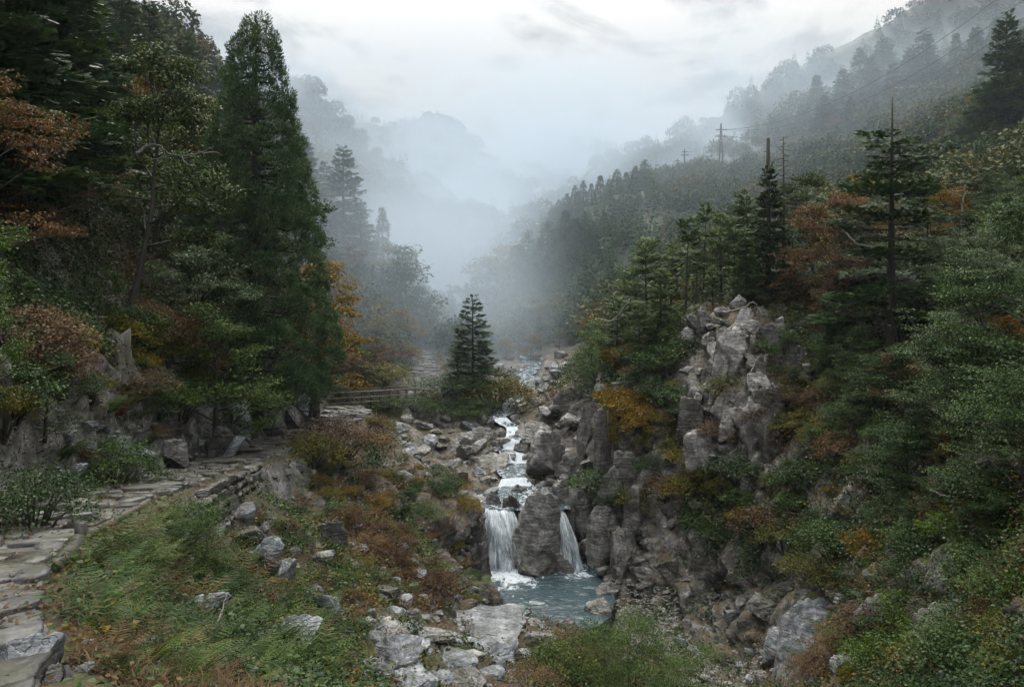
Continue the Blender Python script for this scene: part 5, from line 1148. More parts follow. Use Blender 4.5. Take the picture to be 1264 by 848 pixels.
# --- pines on the right spur
for px, Y, top, i, lb, wd in [
    (798, 37.5, 292, 0, 'layered pine with a tall bare trunk, outermost on the right spur', 1.0), (846, 39, 268, 2, 'flat-topped pine with the highest crown in the middle of the spur', .85), (868, 41, 250, 1, 'thin pine behind the flat-topped one on the spur', .9), (828, 40, 300, 3, 'pointed fir-like pine between the outermost and the flat-topped pine', 1.0), (776, 39, 330, 1, 'low spreading pine at the left end of the spur', 1.2), (815, 35.5, 330, 3, 'short young pine in front of the spur pines', 1.1), (890, 38, 262, 3, 'green pine right of the flat-topped pine', 1.1), (905, 36, 268, 0, 'light green pine above the pale crag', 1.0), (925, 39, 236, 0, 'light green pine left of the broken post', 1.0), (880, 35, 330, 3, 'young pine behind the top of the crag', 1.1), (760, 37, 372, 3, 'small dark pine above the leaning pale-leaved tree', 1.2), (790, 34.6, 370, 0, 'short layered pine over the cliff lip', 1.0), (840, 34.5, 372, 1, 'short pine leaning over the upper cliff', 1.1), (860, 43, 300, 2, 'hidden pine at the back of the spur', 1.1), (745, 40, 395, 3, 'little pine at the outer tip of the spur', 1.2)]:
    tree(PINE_A[i], 'pine_tree', px, Y, top, lb, wide=wd, lean=(random.uniform(-.03, .03), random.uniform(-.03, .03)))
tree(BL_OPEN[0].remat(crown=M_PINE), 'broadleaf_tree', 738, 36.2, 396, 'pale-leaved small tree leaning out from the cliff edge', wide=1.0, lean=(0, -.12))
tree(BL_OPEN[1].remat(crown=M_GOLD), 'maple_tree', 758, 36.5, 428, 'yellow bushy tree behind the leaning pale-leaved tree', wide=1.3)
tree(BL_OPEN[0].remat(crown=M_ORANGE), 'maple_tree', 822, 35, 425, 'small orange maple under the spur pines', wide=1.3)
tree(FIR_A[0].remat(crown=M_DEEP), 'fir_tree', 950, 34.5, 206, 'dark conifer around the broken post on the spur', wide=.85)
tree(FIR_A[2].remat(crown=M_PINE), 'fir_tree', 922, 33.5, 285, 'green conifer in front of the broken post', wide=1.0)
tree(OR2.remat(crown=M_AMBER), 'maple_tree', 1002, 31.5, 236, 'big rusty-orange maple left of the bare-topped hemlock', wide=.9)
tree(OR1.remat(crown=M_RUST), 'maple_tree', 1022, 33, 262, 'russet maple behind the rusty-orange one', wide=.9)
tree(BL_OPEN[1].remat(crown=M_GOLD), 'maple_tree', 1040, 35, 218, 'yellow-green maple behind the bare-topped hemlock', wide=1.2)
tree(BL[1].remat(crown=M_MIX), 'broadleaf_tree', 1010, 38, 212, 'turning tree above the rusty-orange maple', wide=1.0)
tree(HEMLOCK, 'hemlock_tree', 1100, 26.5, 118, 'great dark hemlock with flat tiers of boughs and a bare dead top', rot=2.2, wide=1.12)
for px, Y, top, pr, m_, nm, lb, wd in [
    (1010, 25, 520, TIER[0], M_DEEP, 'broadleaf_tree', 'dark green tiered sapling right of the crag, mid slope', 1.15),
    (975, 25.5, 560, TIER[1], M_GREEN, 'broadleaf_tree', 'green tiered sapling below the middle of the crag', 1.15),
    (1050, 24.5, 470, TIER[2], M_DEEP, 'broadleaf_tree', 'dark tiered sapling above the pinkish crag', 1.15),
    (1085, 19.8, 600, TIER[0], M_DEEP, 'broadleaf_tree', 'dark tiered sapling just right of the pinkish crag', 1.15),
    (1150, 22, 470, TIER[1], M_DEEP, 'broadleaf_tree', 'dark tiered tree between the hemlock foot and the right edge', 1.15),
    (1215, 20.5, 420, TIER[2], M_GREEN, 'broadleaf_tree', 'green tiered tree under the silvery trees at the right', 1.15),
    (1255, 17.5, 520, TIER[0], M_DEEP, 'broadleaf_tree', 'dark tiered tree at the right edge, mid height', 1.15),
    (1190, 15.5, 640, TIER[1], M_GREEN, 'broadleaf_tree', 'green tiered sapling in the lower right undergrowth', 1.15),
    (1245, 13, 690, TIER[2], M_DEEP, 'broadleaf_tree', 'dark tiered sapling at the lower right edge', 1.15),
    (1130, 17.5, 650, TIER[0], M_DEEP, 'broadleaf_tree', 'dark tiered sapling over the black cliff base', 1.15),
    (860, 34.5, 400, TIER[1], M_GREEN, 'broadleaf_tree', 'green tiered sapling left of the pinnacle', 1.15),
    (800, 32.6, 520, TIER[2], M_DEEP, 'broadleaf_tree', 'dark tiered tree clinging to the cliff over the falls', 1.15),
    (765, 33.4, 500, TIER[0], M_OLIVE, 'broadleaf_tree', 'olive tiered tree clinging to the cliff edge', 1.15),
    (835, 30.6, 545, TIER[1], M_GREEN, 'broadleaf_tree', 'green sapling clinging beside the crag foot', 1.15),
    (985, 28.5, 450, TIER[2], M_DEEP, 'broadleaf_tree', 'dark tiered sapling at the right edge of the crag', 1.15),
    (1020, 31.5, 420, TIER[0], M_GREEN, 'broadleaf_tree', 'green tiered tree behind the dark bluish one', 1.15),
    (1235, 19, 300, TIER[0], M_DEEP, 'broadleaf_tree', 'tall dark tiered tree at the right edge below the silvery one', 1.1),
    (1165, 18.5, 400, TIER[1], M_DEEP, 'broadleaf_tree', 'tall dark tiered tree in the middle of the right edge woods', 1.1),
    (1255, 14.5, 420, TIER[2], M_DEEP, 'broadleaf_tree', 'tall dark tiered tree cut by the right edge', 1.1),
    (1215, 15.5, 500, TIER[0], M_DEEP, 'broadleaf_tree', 'dark broad tiered tree above the lower right undergrowth', 1.1),
    (1140, 18.8, 500, TIER[1], M_DEEP, 'broadleaf_tree', 'dark broad tiered tree right of the pinkish crag', 1.1),
    (1090, 23.5, 420, TIER[2], M_DEEP, 'broadleaf_tree', 'dark tiered tree in front of the hemlock trunk', 1.1),
    (1035, 26.5, 440, TIER[0], M_DEEP, 'broadleaf_tree', 'dark tiered tree between the crag and the hemlock', 1.1),
    (1275, 18, 230, TIER[1], M_GREEN, 'broadleaf_tree', 'tall green tiered tree at the right edge under the cables', 1.1),
    (1145, 32, 232, FIR_LOW[1], M_FIR, 'fir_tree', 'dark flat-tiered fir right behind the hemlock crown', 1.0),
    (1185, 29, 262, FIR_LOW[0], M_FIR, 'fir_tree', 'dark flat-tiered fir left of the silvery trees', 1.0),
    (1250, 26.5, 240, FIR_LOW[1], M_FIR, 'fir_tree', 'dark flat-tiered fir over the right-hand silvery tree', 1.0),
    (1055, 33, 268, FIR_LOW[0], M_FIR, 'fir_tree', 'dark flat-tiered fir left of the hemlock crown', 1.0),
    (1030, 28.5, 360, FIR_LOW[1], M_FIR, 'fir_tree', 'dark flat-tiered fir above the crag, lower left of the hemlock', 1.0),
    (1225, 21.5, 345, FIR_LOW[0], M_FIR, 'fir_tree', 'dark flat-tiered fir under the silvery trees', 1.0),
    (985, 34, 300, FIR_LOW[1], M_FIR, 'fir_tree', 'dark flat-tiered fir right of the dead tree', 1.0),
    (1150, 34, 226, BL_OPEN[0], M_GOLD, 'maple_tree', 'yellow-orange maple right behind the hemlock', 1.2), (1195, 33, 228, BL_OPEN[1], M_MIX, 'maple_tree', 'turning maple in the middle of the right-hand wood', 1.2), (1230, 32, 212, TIER[1], M_FIR, 'fir_tree', 'tiered dark conifer under the cable', 1.0), (1268, 30, 205, TIER[2], M_PINE, 'fir_tree', 'tiered green conifer at the right edge below the cable', 1.0),
    (1175, 25.5, 284, BL[0], M_SILVER, 'broadleaf_tree', 'pale silvery-green broadleaf tree right of the hemlock trunk', 1.0), (1240, 24, 280, BL[2], M_SILVER, 'broadleaf_tree', 'pale silvery-green broadleaf tree at the right edge', 1.0), (1225, 28, 250, TIER[0], M_GREEN, 'broadleaf_tree', 'green tree behind the silvery trees', 1.2),
    (1180, 20.5, 372, TIER[1], M_SILVER, 'broadleaf_tree', 'tiered bluish-green maple in the shade below the silvery trees', 1.25), (1250, 20, 386, TIER[2], M_ORANGE, 'maple_tree', 'small orange maple at the right edge', .9), (1262, 22, 330, TIER[0], M_DEEP, 'fir_tree', 'dark conifer behind the small orange maple', .9),
    (1120, 22.5, 436, OR2, M_RUST, 'maple_tree', 'low rusty-orange maple at the foot of the hemlock', 1.25), (1060, 25.5, 400, TIER[1], M_DEEP, 'fir_tree', 'dark bluish conifer left of the hemlock trunk', .9), (1025, 28, 395, BL[2], M_DEEP, 'broadleaf_tree', 'dark green tree below the rusty-orange maple', 1.0),
    (1030, 30, 330, BL[1], M_RUST, 'broadleaf_tree', 'shaded russet tree left of the hemlock boughs', 1.0), (985, 31, 385, TIER[0], M_DEEP, 'broadleaf_tree', 'dark sapling right of the pinnacle', 1.2), (1130, 29, 340, TIER[2], M_FIR, 'fir_tree', 'dark conifer just behind the hemlock trunk', 1.0), (1205, 17.5, 470, TIER[0], M_PINE, 'fir_tree', 'wide green conifer with flat tiers in the lower right', 1.2), (1260, 15.5, 460, TIER[1], M_DEEP, 'fir_tree', 'dark tiered conifer at the right edge, half cut off', 1.1),
    (1120, 19.5, 510, TIER[2], M_FIR, 'fir_tree', 'low dark conifer with pale dead twigs in the lower right', 1.1), (1160, 17, 560, TIER[0], M_DEEP, 'fir_tree', 'dark low conifer over the lower right undergrowth', 1.2), (1085, 21.5, 520, TIER[1], M_DEEP, 'broadleaf_tree', 'dark green sapling above the pinkish crag', 1.2), (1225, 14.5, 600, TIER[1], M_DEEP, 'fir_tree', 'black-green conifer bough low at the right', 1.2), (1090, 31, 300, BL[0], M_DEEP, 'broadleaf_tree', 'dark tree filling behind the hemlock boughs', 1.1), (970, 33, 330, BL_OPEN[0], M_RUST, 'maple_tree', 'russet sapling between the dead tree and the pinnacle', 1.3), (1200, 23, 330, TIER[2], M_FIR, 'fir_tree', 'dark conifer shading the bluish-green maple', 1.0), (1060, 36, 262, BL[2], M_GREEN, 'broadleaf_tree', 'green tree seen through the hemlock top boughs', 1.0)]:
    tree(pr.remat(crown=m_), nm, px, Y, top, lb, wide=wd)

# ------------------------------------------------------------------ dead wood, stump, broken post
def dead_tree(name, px, Y, top, label, R=1.2, n=26, start=.35, mat=None):
    x = (px - CX) / F * Y; z = gz(x, Y); H = (HY - top) / F * Y - z; mb = MB()
    tube(mb, [(0, 0, -.3), (.03, 0, H * .5), (0, .02, H)], [H * .014, H * .01, .012], 7)
    root = empty(name, (x, Y, z)); link('trunk', mb.mesh('trunk', True), mat or M_BARK, root); mb = MB()
    for i in range(n):
        g = start + (1 - start) * i / n; a = i * 2.4; ll = R * (1.15 - g) * rng.uniform(.6, 1.2)
        lp = limb_path((0, 0, H * g), (math.cos(a), math.sin(a), rng.uniform(-.1, .25)), ll, 6, -.15, .14); tube(mb, lp, np.linspace(.022, .005, 6), 4)
        for j in (2, 4):
            sp = limb_path(lp[j], (math.cos(a + rng.choice([-1, 1])), math.sin(a + 1), .3), ll * .35, 4, 0, .2); tube(mb, sp, [.009, .007, .005, .003], 3)
    link('branches', mb.mesh('branches'), mat or M_BARK, root); return tag(root, label, 'dead tree')
dead_tree('dead_tree', 967, 35.2, 168, 'leafless dead tree with whorls of bare twigs on the spur', 1.6, 40, .42)
def snag(px, Y, top, base, label, r):
    x = (px - CX) / F * Y; z = gz(x, Y); H = (HY - top) / F * Y - z; mb = MB()
    tube(mb, [(0, 0, -.3), (.02, 0, H * .4), (0, 0, H * .8), (.01, 0, H)], [r * 1.3, r * 1.1, r * .95, r * .85], 9)
    for k in range(5):
        a = k * 2.1; g = .55 + .09 * k; tube(mb, [(0, 0, H * g), (math.cos(a) * .25, math.sin(a) * .25, H * g + .06)], [.03, .012], 5)
    o = link('broken_trunk', mb.mesh('broken_trunk', True), M_BARK); o.location = (x, Y, z); return tag(o, label, 'dead trunk')
snag(948, 35.6, 171, 350, 'straight dark broken-off trunk standing up like a post', .09)
def deadwood(pts, r, label, twigs=5):
    p = np.array([P(*q) for q in pts])
    if 'stick' in label or 'twig' in label: p[:, 2] += np.array([gz(*q[:2]) for q in p]).max() + .08 - p[:, 2].min()
    if 'upright' in label: p[0, 2] = gz(*p[0, :2]) - .1
    p0 = p[0].copy(); mb = MB(); t = np.linspace(0, len(p) - 1, len(p) * 5); q = np.stack([np.interp(t, np.arange(len(p)), p[:, a]) for a in range(3)], 1)
    k = np.ones(5) / 5; q[2:-2] = np.stack([np.convolve(q[:, a], k, 'valid') for a in range(3)], 1); q = q - p0 + rng.normal(0, r * .25, q.shape)
    tube(mb, q, np.linspace(r, r * .25, len(q)), 6)
    for i in range(twigs):
        j = rng.integers(len(q) // 3, len(q) - 2); d = unit(q[j + 1] - q[j]) + rng.normal(0, .6, 3); sp = limb_path(q[j], d, r * rng.uniform(8, 18), 5, .1, .25); tube(mb, sp, np.linspace(r * .45, r * .12, 5), 4)
    o = link('dead_branch', mb.mesh('dead_branch', True), M_DEAD); o.location = p0; return tag(o, label, 'dead branch')
deadwood([(893, 386, 31.8), (905, 384, 31.6), (920, 380, 31.4), (928, 372, 31.3), (936, 378, 31.2), (938, 388, 31.2), (930, 396, 31.2)], .05, 'bleached forked dead branch twisting over the pale crag', 7)
deadwood([(742, 394, 34.8), (752, 398, 34.6), (764, 390, 34.5), (774, 372, 34.4), (789, 378, 34.6)], .045, 'bleached hooked dead branch at the tip of the spur', 2)
deadwood([(915, 408, 31), (930, 415, 30.5), (944, 428, 30)], .06, 'pale fallen limb sloping down right of the pinnacle', 1)
deadwood([(168, 190, 20.7), (182, 180, 20.9), (196, 178, 21), (206, 190, 20.9), (222, 194, 20.8), (246, 190, 20.7), (264, 182, 20.6)], .05, 'long pale crooked dead limb in front of the cedar', 4)
deadwood([(1040, 283, 30), (1055, 300, 29.8), (1075, 306, 29.6), (1098, 298, 29.5)], .05, 'pale curving dead limb across the hemlock trunk', 4)
deadwood([(1186, 270, 31.0), (1187, 255, 31), (1190, 243, 31), (1192, 228, 31)], .05, 'short upright white dead stem among the turning maples', 3)
deadwood([(1148, 560, 16.6), (1170, 568, 16.4), (1190, 566, 16.2), (1200, 555, 16)], .022, 'thin pale twig in front of the low dark conifers', 5)
deadwood([(152, 350, 19), (160, 366, 18.9), (175, 385, 18.8)], .035, 'thin pale fallen stick beside the old stump', 1)
deadwood([(205, 358, 21), (220, 359, 21), (232, 359, 21)], .03, 'level pale dead stick left of the small pale sapling', 1)
deadwood([(256, 770, 7.6), (270, 745, 7.7), (280, 715, 8)], .014, 'thin dark twig sticking up from the ferns', 3)
def stump():
    x, Y = (145 - CX) / F * 18.6, 18.6; z = gz(x, Y); mb = MB(); n = 22; a = np.arange(n) / n * 6.283; rr = 1 + .18 * np.sin(a * 5) + .1 * np.sin(a * 9 + 1); lv = [(-.2, .55), (.0, .42), (.25, .30), (.6, .26), (.95, .25)]
    V = np.concatenate([np.stack([np.cos(a) * r * rr, np.sin(a) * r * rr, np.full(n, h) + (.1 * np.sin(a * 3) if h > .9 else 0)], 1) for h, r in lv] + [[[0, 0, .85]]]); fs = []
    for k in range(len(lv) - 1):
        i = k * n + np.arange(n); j = k * n + (np.arange(n) + 1) % n; fs.append(np.stack([i, j, j + n, i + n], 1))
    k = (len(lv) - 1) * n; mb.add(V, [np.concatenate(fs), np.stack([k + np.arange(n), k + (np.arange(n) + 1) % n, np.full(n, len(V) - 1)], 1)])
    o = link('tree_stump', mb.mesh('tree_stump'), M_TIMBERL); o.location = (x, Y, z); tag(o, 'fluted old grey-brown stump with splayed roots on the left bank', 'stump')
stump()
def planks():
    root = empty('plank_steps', P(108, 392, 18.4)); tag(root, 'few weathered planks laid as steps left of the old stump', 'plank steps')
    for k in range(4):
        mb = MB(); bar(mb, (-.38 + .04 * k, -.12 * k, -.2 + .1 * (3 - k) - .1), (.4, -.12 * k + .05, -.2 + .1 * (3 - k) - .1), .2, .05); link('plank', mb.mesh('plank'), M_TIMBERL, root)
planks()

# ------------------------------------------------------------------ power poles and cables
M_POLE = simple_mat('weathered_pole', (.09, .085, .08), .7); M_CABLE = simple_mat('cable_sheath', (.03, .03, .032), .5); M_INS = simple_mat('porcelain', (.5, .5, .48), .3)
def pole(px, Y, top, label, legs, arms, w):
    x = (px - CX) / F * Y; z = gz(x, Y); H = (HY - top) / F * Y - z; root = empty('power_pole', (x, Y, z)); tag(root, label, 'power pole', 'power poles on the right hill'); r = .13
    offs = [(-.42, .12), (.42, .16)] if legs == 2 else [(0, 0)]
    for i, (b, t) in enumerate(offs):
        mb = MB(); tube(mb, [(b, 0, -1), ((b * .3 + t * .2 * np.sign(b)), 0, H * .7), (b * .12, 0, H)], [r * 1.2, r, r * .75], 8); link('pole', mb.mesh('pole', True), M_POLE, root)
    if legs == 2:
        mb = MB(); bar(mb, (-.25, 0, H * .42), (.25, 0, H * .42), .1, .12); link('brace', mb.mesh('brace'), M_POLE, root)
    for g, hw in arms:
        mb = MB(); bar(mb, (-hw, -.14, H * g), (hw, -.14, H * g), .12, .16); link('crossarm', mb.mesh('crossarm'), M_POLE, root)
        for s in (-1, -.45, .45, 1):
            mb = MB(); tube(mb, [(s * hw * .95, -.14, H * g + .08), (s * hw * .95, -.14, H * g + .2), (s * hw * .95, -.14, H * g + .36)], [.05, .09, .05], 7); link('insulator', mb.mesh('insulator', True), M_INS, root)
    return np.array([x, Y, z]), H
p1, h1 = pole(890, 150, 153, 'tallest power pole on the hill, two legs and two crossarms', 2, [(.87, 1.0), (.74, 1.15)], 1)
p2, h2 = pole(845, 146, 184, 'single-legged power pole with a crossarm, the middle one of the three', 1, [(.86, .7), (.93, .5)], 1)
p3, h3 = pole(836, 148, 196, 'smallest and faintest of the three power poles', 1, [(.93, .5)], 1)
def cable(a, b, sag, label, r=.035, grp='cables strung from the power poles'):
    t = np.linspace(0, 1, 40)[:, None]; p = a + (b - a) * t; p[:, 2] -= (4 * sag * t * (1 - t))[:, 0]; mb = MB(); tube(mb, p - a, r, 5); o = link('power_cable', mb.mesh('power_cable'), M_CABLE); o.location = a; tag(o, label, 'cable', grp)
E = P(1330, -60, 92)
cable(p1 + [-1, -.14, h1 * .87], E + [-1.2, 0, 1.2], 5.5, 'uppermost thin black cable climbing to the upper right corner', .036)
cable(p1 + [1, -.14, h1 * .87], E + [1.2, 0, 0.4], 6, 'thin black cable just under the uppermost one in the upper right corner', .036)
cable(p1 + [1.1, -.14, h1 * .74], E + [1.2, 0, -1.8], 6.5, 'lowest of the three thin black cables in the upper right corner', .036)
cable(p2 + [.5, -.14, h2 * .93], p1 + [-1, -.14, h1 * .74], .8, 'short slack cable between the two nearer power poles', .02)
cable(P(1320, 200, 44), P(1128, 206, 62), .25, 'nearly level black cable over the right-hand wood', .02); cable(P(1320, 204, 44), P(1128, 208, 62), .3, 'second level black cable just below the other over the right-hand wood', .02)
# ------------------------------------------------------------------ far hills and their woods
def hill(crest, depth, drop, name='hill'):
    """ridge: crest = (px, py, Y) list; front falls toward the camera, back falls away"""
    c = np.array([P(*q) for q in crest]); n = 160; k = np.linspace(0, 1, len(c)); u = np.linspace(0, 1, n); C = np.stack([np.interp(u, k, c[:, a]) for a in range(3)], 1)
    C[:, 2] += fbm(C * .05, 4, 90) * 2.2; prof = [(-1.0, -.9), (-.5, -.35), (0, 0)] + [(i / 40, i / 40) for i in range(1, 41)]
    V = np.array([[[p[0], p[1] - s * depth, p[2] - (abs(z) ** .92) * drop] for p in C] for s, z in prof]); q = V.reshape(-1, 3); w = np.repeat(np.array([min(1, abs(z) * 5) for s, z in prof]), n)
    q[:, 2] += fbm(q * .035, 5, 91) * 7 * w; i = np.arange(len(prof) * n).reshape(len(prof), n); qd = np.stack([i[:-1, :-1], i[1:, :-1], i[1:, 1:], i[:-1, 1:]], -1).reshape(-1, 4)
    structure(link(name, mesh_np(name, q, [qd], True), M_GROUND)); return V[2:]
HILLS = [
 hill([(300,60,250),(350,92,250),(395,124,245),(425,148,240),(452,178,236),(490,196,232),(525,222,228),(555,252,222),(580,276,216),(606,310,212),(625,345,210)], 95, 70),
 hill([(430,150,420),(500,158,420),(530,154,425),(560,160,425),(600,196,420),(640,226,415),(690,262,410)], 120, 95),
 hill([(560,300,330),(620,270,340),(650,254,345),(680,240,345),(720,218,342),(760,198,336),(800,184,330),(835,168,322),(870,154,315),(910,130,305),(960,100,300),(1040,60,290),(1110,20,280),(1180,-12,270),(1300,-60,260)], 130, 105),
 hill([(480,190,560),(560,200,570),(640,215,580),(700,190,580),(740,172,575),(790,190,570),(860,170,560)], 150, 130)]
def far_templates():
    out_ = []
    for k in range(3):
        mb = MB(); n = 130; t = rng.uniform(0, 1, n) ** .7; a = rng.uniform(0, 6.28, n); r = .24 * (1 - t) * rng.uniform(.6, 1.1, n) + .01
        d = unit(np.stack([np.cos(a), np.sin(a), rng.uniform(-.3, .5, n)], 1)); cards(mb, SPRAY, SPRAYF, np.stack([np.cos(a) * r * .5, np.sin(a) * r * .5, t * .96], 1), frames(d, unit(rng.normal(0, .4, (n, 3)) + [0, 0, 1])), .14 * (1.15 - t)); out_.append(('c', np.concatenate(mb.V), mb.F[3][0]))
    for k in range(3):
        mb = MB(); n = 420; d = rand_dirs(n, -.35, 1); bump_ = 1 + .3 * vnoise(d * 2.5 + k * 5, 4)[:, None]; p = d * bump_ * np.array([.42, .42, .36]) * rng.uniform(.75, 1.05, (n, 1)) + np.array([0, 0, .42])
        cards(mb, LEAF, LEAFF, p, frames(unit(rng.normal(0, 1, (n, 3))), unit(d + rng.normal(0, .4, (n, 3)))), rng.uniform(.055, .11, n)); out_.append(('r', np.concatenate(mb.V), mb.F[4][0]))
    return out_
FT = far_templates()
def far_wood(name, pos, hts, conif, mat):
    mb = MB(); kind = rng.uniform(0, 1, len(pos)) < conif
    for want, ids in ((True, (0, 1, 2)), (False, (3, 4, 5))):
        sel = np.where(kind == want)[0]
        for t_ in range(3):
            s = sel[t_::3]
            if not len(s): continue
            a = rng.uniform(0, 6.28, len(s)); R = np.zeros((len(s), 3, 3)); R[:, 0, 0] = np.cos(a); R[:, 0, 1] = -np.sin(a); R[:, 1, 0] = np.sin(a); R[:, 1, 1] = np.cos(a); R[:, 2, 2] = 1
            cards(mb, FT[ids[t_]][1], FT[ids[t_]][2], pos[s], R, hts[s] * rng.uniform(.85, 1.2, len(s)))
    stuff(link(name, mb.mesh(name), mat))
M_FARWOOD = leaf_mat('far_foliage', [(0, (.012, .022, .014)), (.4, (.03, .048, .026)), (.75, (.055, .072, .03)), (1, (.10, .085, .03))], .6, .15, clump=.12)
hp, hh = [], []
for hv_, hgt_, cnt in zip(HILLS, (5.0, 7.5, 6.5, 10), (1500, 800, 1500, 500)):
    r_ = rng.uniform(0, .75, cnt) ** 1.2 * 40; c_ = rng.uniform(0, 159, cnt); i = np.minimum(r_.astype(int), 39); j = c_.astype(int); fi = (r_ - i)[:, None]; fj = (c_ - j)[:, None]; j2 = np.minimum(j + 1, 159)
    hp.append((hv_[i, j] * (1 - fi) + hv_[i + 1, j] * fi) * (1 - fj) + (hv_[i, j2] * (1 - fi) + hv_[i + 1, j2] * fi) * fj - [0, 0, .4]); hh.append(hgt_ * rng.uniform(.6, 1.35, cnt))
far_wood('far_forest', np.concatenate(hp), np.concatenate(hh), .55, M_FARWOOD)
# continuous woods of the middle distance, between the trees that stand out
n = 7600; a_ = rng.uniform(-.66, .66, n); l_ = rng.uniform(math.log(56), math.log(215), n); x_ = np.exp(l_) * np.sin(a_); y_ = np.exp(l_) * np.cos(a_); ok = (water_gap(x_, y_) > 3.5) & (path_gap(x_, y_) > 1.2)
ok &= ~((np.abs(x_ - 1.5) < 5) & (y_ < 75)); q_ = CX + x_ / y_ * F; cz = (q_ > 622) & (q_ < 815) & (y_ > 88) & (y_ < 150); cx_, cy_ = x_[ok & cz], y_[ok & cz]; ok &= ~cz; x_, y_ = x_[ok], y_[ok]; far_wood('cedar_wood', np.stack([cx_, cy_, gza(cx_, cy_) - .2], 1), rng.uniform(3.0, 5.5, len(cx_)), 1.0, leaf_mat('cedar_wood_foliage', G_DARK, .6, .15, clump=.2))
z_ = gza(x_, y_); r_ = np.hypot(x_, y_); q_ = CX + x_ / y_ * F; far_wood('hillside_wood', np.stack([x_, y_, z_ - .2], 1), (1.6 + r_ * .018) * rng.uniform(.55, 1.45, len(x_)) * np.where((q_ > 805) & (q_ < 950) & (y_ > 95), .75, 1.0), .42, leaf_mat('hillside_foliage', [(0, (.012, .024, .014)), (.45, (.030, .050, .024)), (.7, (.058, .07, .028)), (.88, (.10, .078, .028)), (1, (.13, .10, .035))], .5, .2, clump=.16))

# ------------------------------------------------------------------ shrubs, ferns, stones
PAL = dict(rust=('rust-brown', M_RUST), orange=('orange', M_ORANGE), olive=('olive', M_OLIVE), green=('green', M_GREEN), bright=('bright green', M_BRIGHT), deep=('dark green', M_DEEP), gold=('golden', M_GOLD), mix=('green and orange', M_MIX), silver=('pale green', M_SILVER))
SHC = {k: mats(SH, 'foliage', v[1]) for k, v in PAL.items()}
taken = []
def free(p, d):
    for q in taken:
        if abs(q[0] - p[0]) < d and abs(q[1] - p[1]) < d and math.hypot(q[0] - p[0], q[1] - p[1]) < d: return False
    taken.append(p); return True
def shrubs(x0, y0, x1, y1, n, pal, h, word, grp, ymin=2.5, ymax=60, sp=.5, poly=None):
    c = 0; tries = 0
    while c < n and tries < n * 14:
        tries += 1; px = random.uniform(x0, x1); py = random.uniform(y0, y1); p = hit(px, py, ymin, ymax)
        if p is None: continue
        if path_gap(p[0], p[1])[0] < .45 or water_gap(p[0], p[1])[0] < .5: continue
        if 848 < px < 955 and 385 < py < 600 and random.random() < .8: continue
        hh_ = random.uniform(*h)
        if not free(p, sp * hh_): continue
        k = random.choice(pal); o = plant(SHC[k][random.randrange(3)], 'shrub', (p[0], p[1], p[2] - .08), hh_, None, random.uniform(.85, 1.35), (random.uniform(-.15, .15), random.uniform(-.15, .15)))
        o['category'] = 'shrub'; o['group'] = grp; q = pix(p + np.array([0, 0, hh_ * .5])); REG.append((o, q[0], q[1], PAL[k][0] + ' shrub', 'shrub', word)); c += 1
shrubs(820, 430, 1060, 690, 46, ['rust', 'olive', 'deep', 'mix', 'green', 'deep', 'olive', 'green'], (.45, 1.15), 'on the right cliff slope', 'shrubs on the right cliff slope', 20, 36)
shrubs(745, 490, 870, 640, 20, ['olive', 'deep', 'gold', 'deep', 'olive', 'mix'], (.6, 1.4), 'hanging on the cliff over the falls', 'shrubs hanging over the falls', 28, 36)
shrubs(960, 620, 1264, 848, 40, ['green', 'rust', 'bright', 'deep', 'olive', 'green', 'deep', 'mix'], (.35, .9), 'in the lower right undergrowth', 'shrubs of the lower right undergrowth', 9, 26)
shrubs(1040, 440, 1264, 640, 18, ['deep', 'deep', 'rust', 'mix', 'green'], (.6, 1.3), 'in the shade below the hemlock', 'shrubs below the hemlock', 13, 30)
shrubs(720, 400, 960, 500, 26, ['deep', 'olive', 'mix', 'orange', 'green', 'deep', 'rust'], (.5, 1.2), 'under the spur pines', 'shrubs under the spur pines', 29, 46)
shrubs(960, 300, 1264, 430, 14, ['deep', 'rust', 'mix', 'green'], (.7, 1.5), 'in the right-hand wood', 'shrubs of the right-hand wood', 20, 46)
shrubs(0, 400, 240, 600, 22, ['green', 'deep', 'deep', 'olive', 'rust', 'green'], (.5, 1.1), 'on the bank left of the path', 'shrubs on the left bank', 8, 30)
shrubs(200, 400, 400, 540, 20, ['deep', 'deep', 'olive', 'mix', 'rust'], (.6, 1.3), 'below the big cedar', 'shrubs below the big cedar', 19, 40)
shrubs(360, 540, 600, 660, 26, ['rust', 'gold', 'rust', 'olive', 'green', 'deep'], (.25, .6), 'on the rusty outcrop', 'shrubs on the outcrop', 14, 34)
shrubs(280, 640, 620, 770, 24, ['rust', 'green', 'olive', 'rust', 'bright', 'orange'], (.14, .38), 'on the grassy slope below the path', 'low shrubs on the near slope', 9, 29)
shrubs(60, 640, 460, 848, 12, ['bright', 'green', 'rust', 'green'], (.12, .3), 'among the near ferns', 'low shrubs among the ferns', 3.5, 16)
shrubs(385, 415, 520, 478, 20, ['deep', 'olive', 'deep', 'rust', 'mix'], (.9, 1.7), 'behind the footbridge', 'shrubs on the bank behind the footbridge', 42, 66, .4)
shrubs(380, 500, 470, 545, 8, ['gold', 'olive', 'rust'], (.3, .6), 'at the edge of the upper path', 'shrubs beside the upper path', 28, 40)
def big_shrub(px, py, Y, H, w, m_, lb, i=0, leaf=None):
    x = (px - CX) / F * Y; z = gz(x, Y); tag(plant((SH[i] if leaf is None else leaf).remat(foliage=m_, crown=m_), 'shrub', (x, Y, z - .1), H, None, w), lb, 'shrub')
DENSE = shrub(1.2, .85, 60, 95, .042, M_GREEN, .6, 10); DENSE2 = shrub(1.2, .9, 54, 100, .036, M_GREEN, .55, 12)
